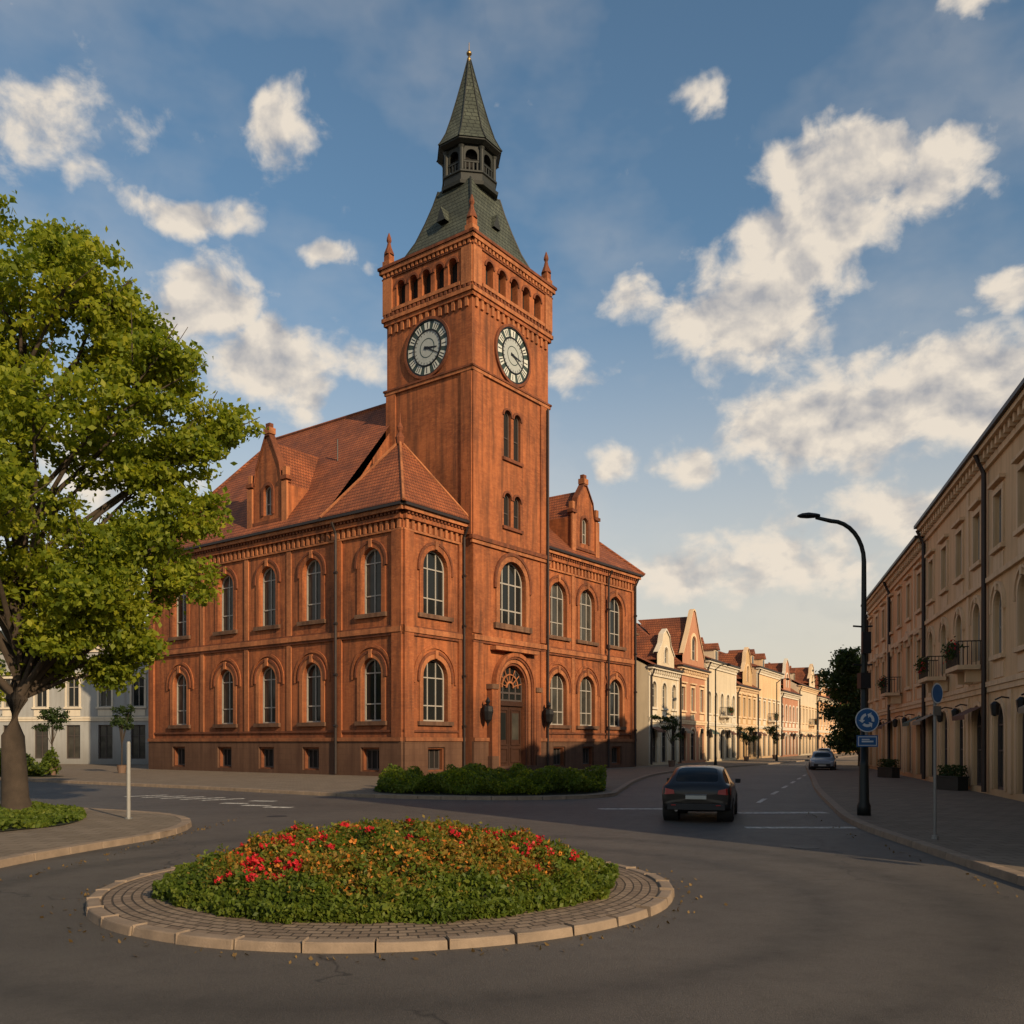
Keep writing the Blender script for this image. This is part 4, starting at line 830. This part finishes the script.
def car(name,loc,rz,paint,sedan=False,sc=(1,1,1)):
    E=empty(name,loc,rz); E.scale=sc
    if not sedan:
        st=[(-.03,.44,.78,.80,.76,.62),(.02,.34,.92,.95,.85,.68),(.14,.28,.98,1.03,.885,.69),(.50,.25,.98,1.30,.89,.60),(.85,.23,.97,1.42,.89,.59),(1.4,.22,.96,1.46,.89,.60),(2.0,.22,.95,1.45,.89,.60),(2.5,.22,.94,1.35,.89,.60),(3.1,.22,.92,.98,.88,.70),(3.6,.23,.85,.90,.86,.66),(3.95,.27,.72,.76,.80,.58),(4.1,.34,.60,.62,.70,.5)]
        wi=(2,3); wf=(7,8)
    else:
        st=[(-.05,.42,.80,.82,.72,.6),(.02,.32,.92,.96,.80,.62),(.5,.26,.96,1.0,.86,.66),(.75,.24,.96,1.02,.87,.68),(1.25,.22,.96,1.36,.88,.60),(1.9,.22,.95,1.43,.88,.62),(2.5,.22,.94,1.41,.88,.62),(2.9,.22,.93,1.30,.88,.61),(3.45,.22,.91,.96,.87,.70),(4.0,.23,.83,.87,.85,.66),(4.4,.27,.72,.75,.80,.58),(4.55,.34,.60,.62,.70,.5)]
        wi=(3,4); wf=(7,8)
    vs=[];nst=len(st)
    for (y,zb,zl,zr,w,wr) in st:
        half=[(w*.80,zb),(w*.97,zb+.08),(w*1.01,(zb+zl)*.5),(w*.985,zl-.06),(w*.95,zl),(wr+.04,zr-.05 if zr-zl>.1 else (zl+zr)/2),(wr-.06,zr),(wr*.45,zr+.025)]
        vs+=[(p[0],y,p[1]) for p in half]+[(-p[0],y,p[1]) for p in reversed(half)]
    K=16; fs=[];mi=[]
    for j in range(nst-1):
        for k in range(K):
            k2=(k+1)%K; fs.append((j*K+k,j*K+k2,(j+1)*K+k2,(j+1)*K+k)); g=0
            if k in(4,10) and wi[0]<=j<=wf[0]: g=1
            rw=(j in (wi[0],wi[0]+1)) if not sedan else j==wi[0]
            if (rw or j==wf[0]) and k in (6,7,8): g=1
            if k in (0,14,15): g=2
            mi.append(g)
    fs.append(tuple(range(K))[::-1]); mi.append(0); fs.append(tuple((nst-1)*K+k for k in range(K))); mi.append(0)
    me=bpy.data.meshes.new('body'); me.from_pydata(vs,[],fs)
    for m in (paint,CG,BUMP): me.materials.append(m)
    me.polygons.foreach_set('material_index',mi)
    bm=bmesh.new(); bm.from_mesh(me); bmesh.ops.recalc_face_normals(bm,faces=bm.faces)
    gl=[f for f in bm.faces if f.material_index==1]
    sideg=[f for f in gl if abs(f.normal.x)>.6]; oth=[f for f in gl if abs(f.normal.x)<=.6]
    for grp,th in ((sideg,.03),(oth,.035)):
        if grp:
            r=bmesh.ops.inset_region(bm,faces=grp,thickness=th,depth=-.008,use_even_offset=True)
            for f in r['faces']: f.material_index=0
    cr=bm.edges.layers.float.new('crease_edge')
    for e_ in bm.edges:
        fm=[f.material_index for f in e_.link_faces]
        if len(set(fm))>1: e_[cr]=.7
    for f in bm.faces: f.smooth=True
    bm.to_mesh(me); bm.free(); o=bpy.data.objects.new('body',me); col.objects.link(o); o.parent=E
    s=o.modifiers.new('s','SUBSURF'); s.levels=2; s.render_levels=2
    Lc=st[-1][0]; b=MB(); wb=(.78,Lc-.85)
    for y in wb:
        for sx in(-1,1):
            def lat(prof_,m):
                vs=[];fs=[];S=28
                for (r,x) in prof_:
                    for k in range(S): t=2*math.pi*k/S; vs.append((sx*x,y+r*math.cos(t),.32+r*math.sin(t)))
                for j in range(len(prof_)-1):
                    for k in range(S): fs.append((j*S+k,j*S+(k+1)%S,(j+1)*S+(k+1)%S,(j+1)*S+k))
                fs.append(tuple((len(prof_)-1)*S+k for k in range(S))); b.add(vs,fs,m)
            lat([(.37,.5),(.385,.872),(.36,.893),(.33,.893)],BUMP) ; lat([(.25,.62),(.315,.64),(.32,.88),(.30,.905),(.21,.905)],TYRE); lat([(.21,.90),(.2,.912),(.17,.898),(.05,.905),(.04,.915)],RIM)
            for k in range(5):
                t=2*math.pi*k/5; b.add([(sx*.914,y+.04*math.cos(t+1.2),.32+.04*math.sin(t+1.2)),(sx*.914,y+.19*math.cos(t+.14),.32+.19*math.sin(t+.14)),(sx*.914,y+.19*math.cos(t-.14),.32+.19*math.sin(t-.14)),(sx*.914,y+.04*math.cos(t-1.2),.32+.04*math.sin(t-1.2))],[(0,1,2,3)],RIM)
    b.build('wheels',E)
    b=MB()
    for sx in(-1,1):
        b.add([(sx*.54,-.045,.76),(sx*.76,-.035,.74),(sx*.86,.06,.75),(sx*.875,.24,.87),(sx*.85,.10,.92),(sx*.74,-.02,.90),(sx*.56,-.035,.86)],[(0,1,5,6),(1,2,4,5),(2,3,4)],TAIL)
        b.add([(sx*.50,Lc-.05,.62),(sx*.70,Lc-.13,.62),(sx*.83,Lc-.42,.72),(sx*.80,Lc-.42,.79),(sx*.66,Lc-.13,.73),(sx*.5,Lc-.07,.70)],[(0,1,4,5),(1,2,3,4)],HEAD)
        b.box(min(sx*.88,sx*1.02),max(sx*.88,sx*1.02),Lc*.62-.05,Lc*.62+.1,.95,1.07,BUMP)
        b.box(min(sx*.5,sx*.62),max(sx*.5,sx*.62),-.085,-.05,.45,.48,TAIL)
    b.box(-.26,.26,-.062,-.03,.62,.72,PLATE); b.box(-.28,.28,-.05,-.02,.735,.75,RIM)
    b.box(-.72,.72,-.078,.06,.34,.50,BUMP); b.box(-.26,.26,Lc-.02,Lc+.012,.40,.50,PLATE); b.box(-.55,.55,Lc-.1,Lc+.0,.36,.56,BUMP)
    b.tube([(-.5,-.03,.33),(-.5,.1,.33)],.035,RIM,8)
    b.build('trim_and_lamps',E,bevel=.008)
car('black_hatchback_car',(4.60,22.5,.006),rad(-16),paintmat('black_car_paint',(.006,.0055,.006)),sc=(.98,1,.95))
car('silver_sedan_car',(23.0,66.5,.006),rad(180-20),paintmat('silver_car_paint',(.16,.18,.20)),True)
car('dark_sedan_car',(33.5,97,.006),rad(-24),paintmat('grey_car_paint',(.06,.06,.065)),True)

# ================================================================ world + sun
W=bpy.data.worlds.new('World'); scene.world=W; W.use_nodes=True; nt=W.node_tree; nt.nodes.clear()
sun_to=Vector((.60,-.80,0)).normalized(); el=rad(23.5)
sd3=Vector((sun_to.x*math.cos(el),sun_to.y*math.cos(el),math.sin(el)))
az=math.atan2(sun_to.x,sun_to.y)
sky=N(nt,'ShaderNodeTexSky',sky_type='NISHITA',sun_disc=False,sun_elevation=el,sun_rotation=az,altitude=0,air_density=1.0,dust_density=.8,ozone_density=1.6)
tc=N(nt,'ShaderNodeTexCoord').outputs['Generated']; s=N(nt,'ShaderNodeSeparateXYZ',{0:tc})
azn=M(nt,'MULTIPLY',M(nt,'ARCTAN2',s.outputs[0],s.outputs[1]),57.2958); eln=M(nt,'MULTIPLY',M(nt,'ARCSINE',s.outputs[2]),57.2958)
p=N(nt,'ShaderNodeCombineXYZ',{0:azn,1:eln,2:0.0}).outputs[0]
wn=N(nt,'ShaderNodeTexNoise',{'Vector':p,'Scale':.22,'Detail':4.0,'Roughness':.55}).outputs[1]
wv=N(nt,'ShaderNodeVectorMath',{0:N(nt,'ShaderNodeVectorMath',{0:wn,1:(.5,.5,.5)},operation='SUBTRACT').outputs[0],1:(4,2.8,0)},operation='MULTIPLY').outputs[0]
pw=N(nt,'ShaderNodeVectorMath',{0:p,1:wv},operation='ADD').outputs[0]
blobs=[(-14.2,33.4,2.7,2.6,1.1),(-19.7,28.9,4.6,1.4,1.0),(-19,24.6,4.2,3.0,1.25),(-14.5,22.2,4.6,3.2,1.25),(-11.1,27.8,2.8,1.0,.95),(15,25.0,6.5,3.8,1.3),(20.5,30.8,6.5,2.6,1.25),(25.2,29.8,3.4,2.8,1.1),(18.3,27.8,5.5,3.6,1.3),(20.5,18.6,9.5,3.4,1.35),(27,19.4,7,3.6,1.35),(6.2,17.4,2.5,1.6,1.05),(11.2,16.8,2.8,1.6,1.0),(11.8,35,2.2,1.1,.8),(-27.2,31.2,6.5,4.5,.68),(7.8,26,3.0,1.7,.85),(14.8,10.5,12,2.8,.9),(27,36.5,4,1.4,.75),(29,23.8,3,1.2,.9),(3.7,22.4,3.0,1.3,.85),(-9.6,22.5,2.6,1.6,.85),(24,13,10,2.2,.95),(-24,16,6,3,.9),(60,28,14,7,1),(-70,25,16,7,1),(110,24,20,7,1),(-140,25,24,8,1)]
tot=None
for (a,e_,rx,ry,k) in blobs:
    d=N(nt,'ShaderNodeVectorMath',{0:N(nt,'ShaderNodeVectorMath',{0:pw,1:(a,e_,0)},operation='SUBTRACT').outputs[0],1:(1/rx,1/ry,0)},operation='MULTIPLY').outputs[0]
    l=N(nt,'ShaderNodeVectorMath',{0:d},operation='LENGTH').outputs['Value']
    v=mr(nt,l,1.45,0.0,0.0,k,interpolation_type='SMOOTHSTEP')
    tot=v if tot is None else M(nt,'MAXIMUM',tot,v)
mp=N(nt,'ShaderNodeMapping',{'Vector':p,'Scale':(1,1.3,1)}).outputs[0]
na=noise(nt,mp,.34,7,.56,.2); mp2=N(nt,'ShaderNodeMapping',{'Vector':mp,'Location':(-.8,-1.2,0)}).outputs[0]
nb=noise(nt,mp2,.34,4,.5,.2)
dens=M(nt,'ADD',tot,M(nt,'MULTIPLY',M(nt,'SUBTRACT',na,.5),1.8))
fac=mr(nt,dens,.28,.92,interpolation_type='SMOOTHSTEP')
veil=M(nt,'MULTIPLY',mr(nt,noise(nt,N(nt,'ShaderNodeMapping',{'Vector':p,'Scale':(.6,1.1,1)}).outputs[0],.09,5,.55),.48,.8),.3)
fac=M(nt,'MAXIMUM',M(nt,'MULTIPLY',fac,.95),veil)
# thick cores are greyer, edges and sun-side lobes bright
lit=mr(nt,M(nt,'ADD',M(nt,'SUBTRACT',na,nb),M(nt,'MULTIPLY',M(nt,'SUBTRACT',1.05,dens),.14)),-.19,.10)
cc=mixc(nt,lit,(3.3,3.3,3.45,1),(7.0,6.2,5.2,1))
hz=mr(nt,eln,0.0,30.0,.9,0.0,interpolation_type='SMOOTHSTEP')
skt=mixc(nt,1.0,sky.outputs[0],(.92,1.06,1.02,1),'MULTIPLY')
skyc=mixc(nt,hz,skt,(6.0,5.25,4.3,1))
final=mixc(nt,fac,skyc,cc)
bg=N(nt,'ShaderNodeBackground',{'Color':final,'Strength':.12}); wo=N(nt,'ShaderNodeOutputWorld'); nt.links.new(bg.outputs[0],wo.inputs[0])
sl=bpy.data.lights.new('sun','SUN'); sl.energy=4.9; sl.angle=rad(.6); sl.color=(1,.76,.48)
so=bpy.data.objects.new('sun',sl); col.objects.link(so); so.rotation_euler=sd3.to_track_quat('Z','Y').to_euler(); so.location=(20,-30,40)
cd=bpy.data.cameras.new('camera'); cam=bpy.data.objects.new('camera',cd); col.objects.link(cam); cam.location=(0,0,2.0); cam.rotation_euler=(rad(90),0,0)
cd.sensor_width=36; cd.lens=900/1024*36; cd.shift_y=(743-512)/1024; cd.clip_end=5000; scene.camera=cam
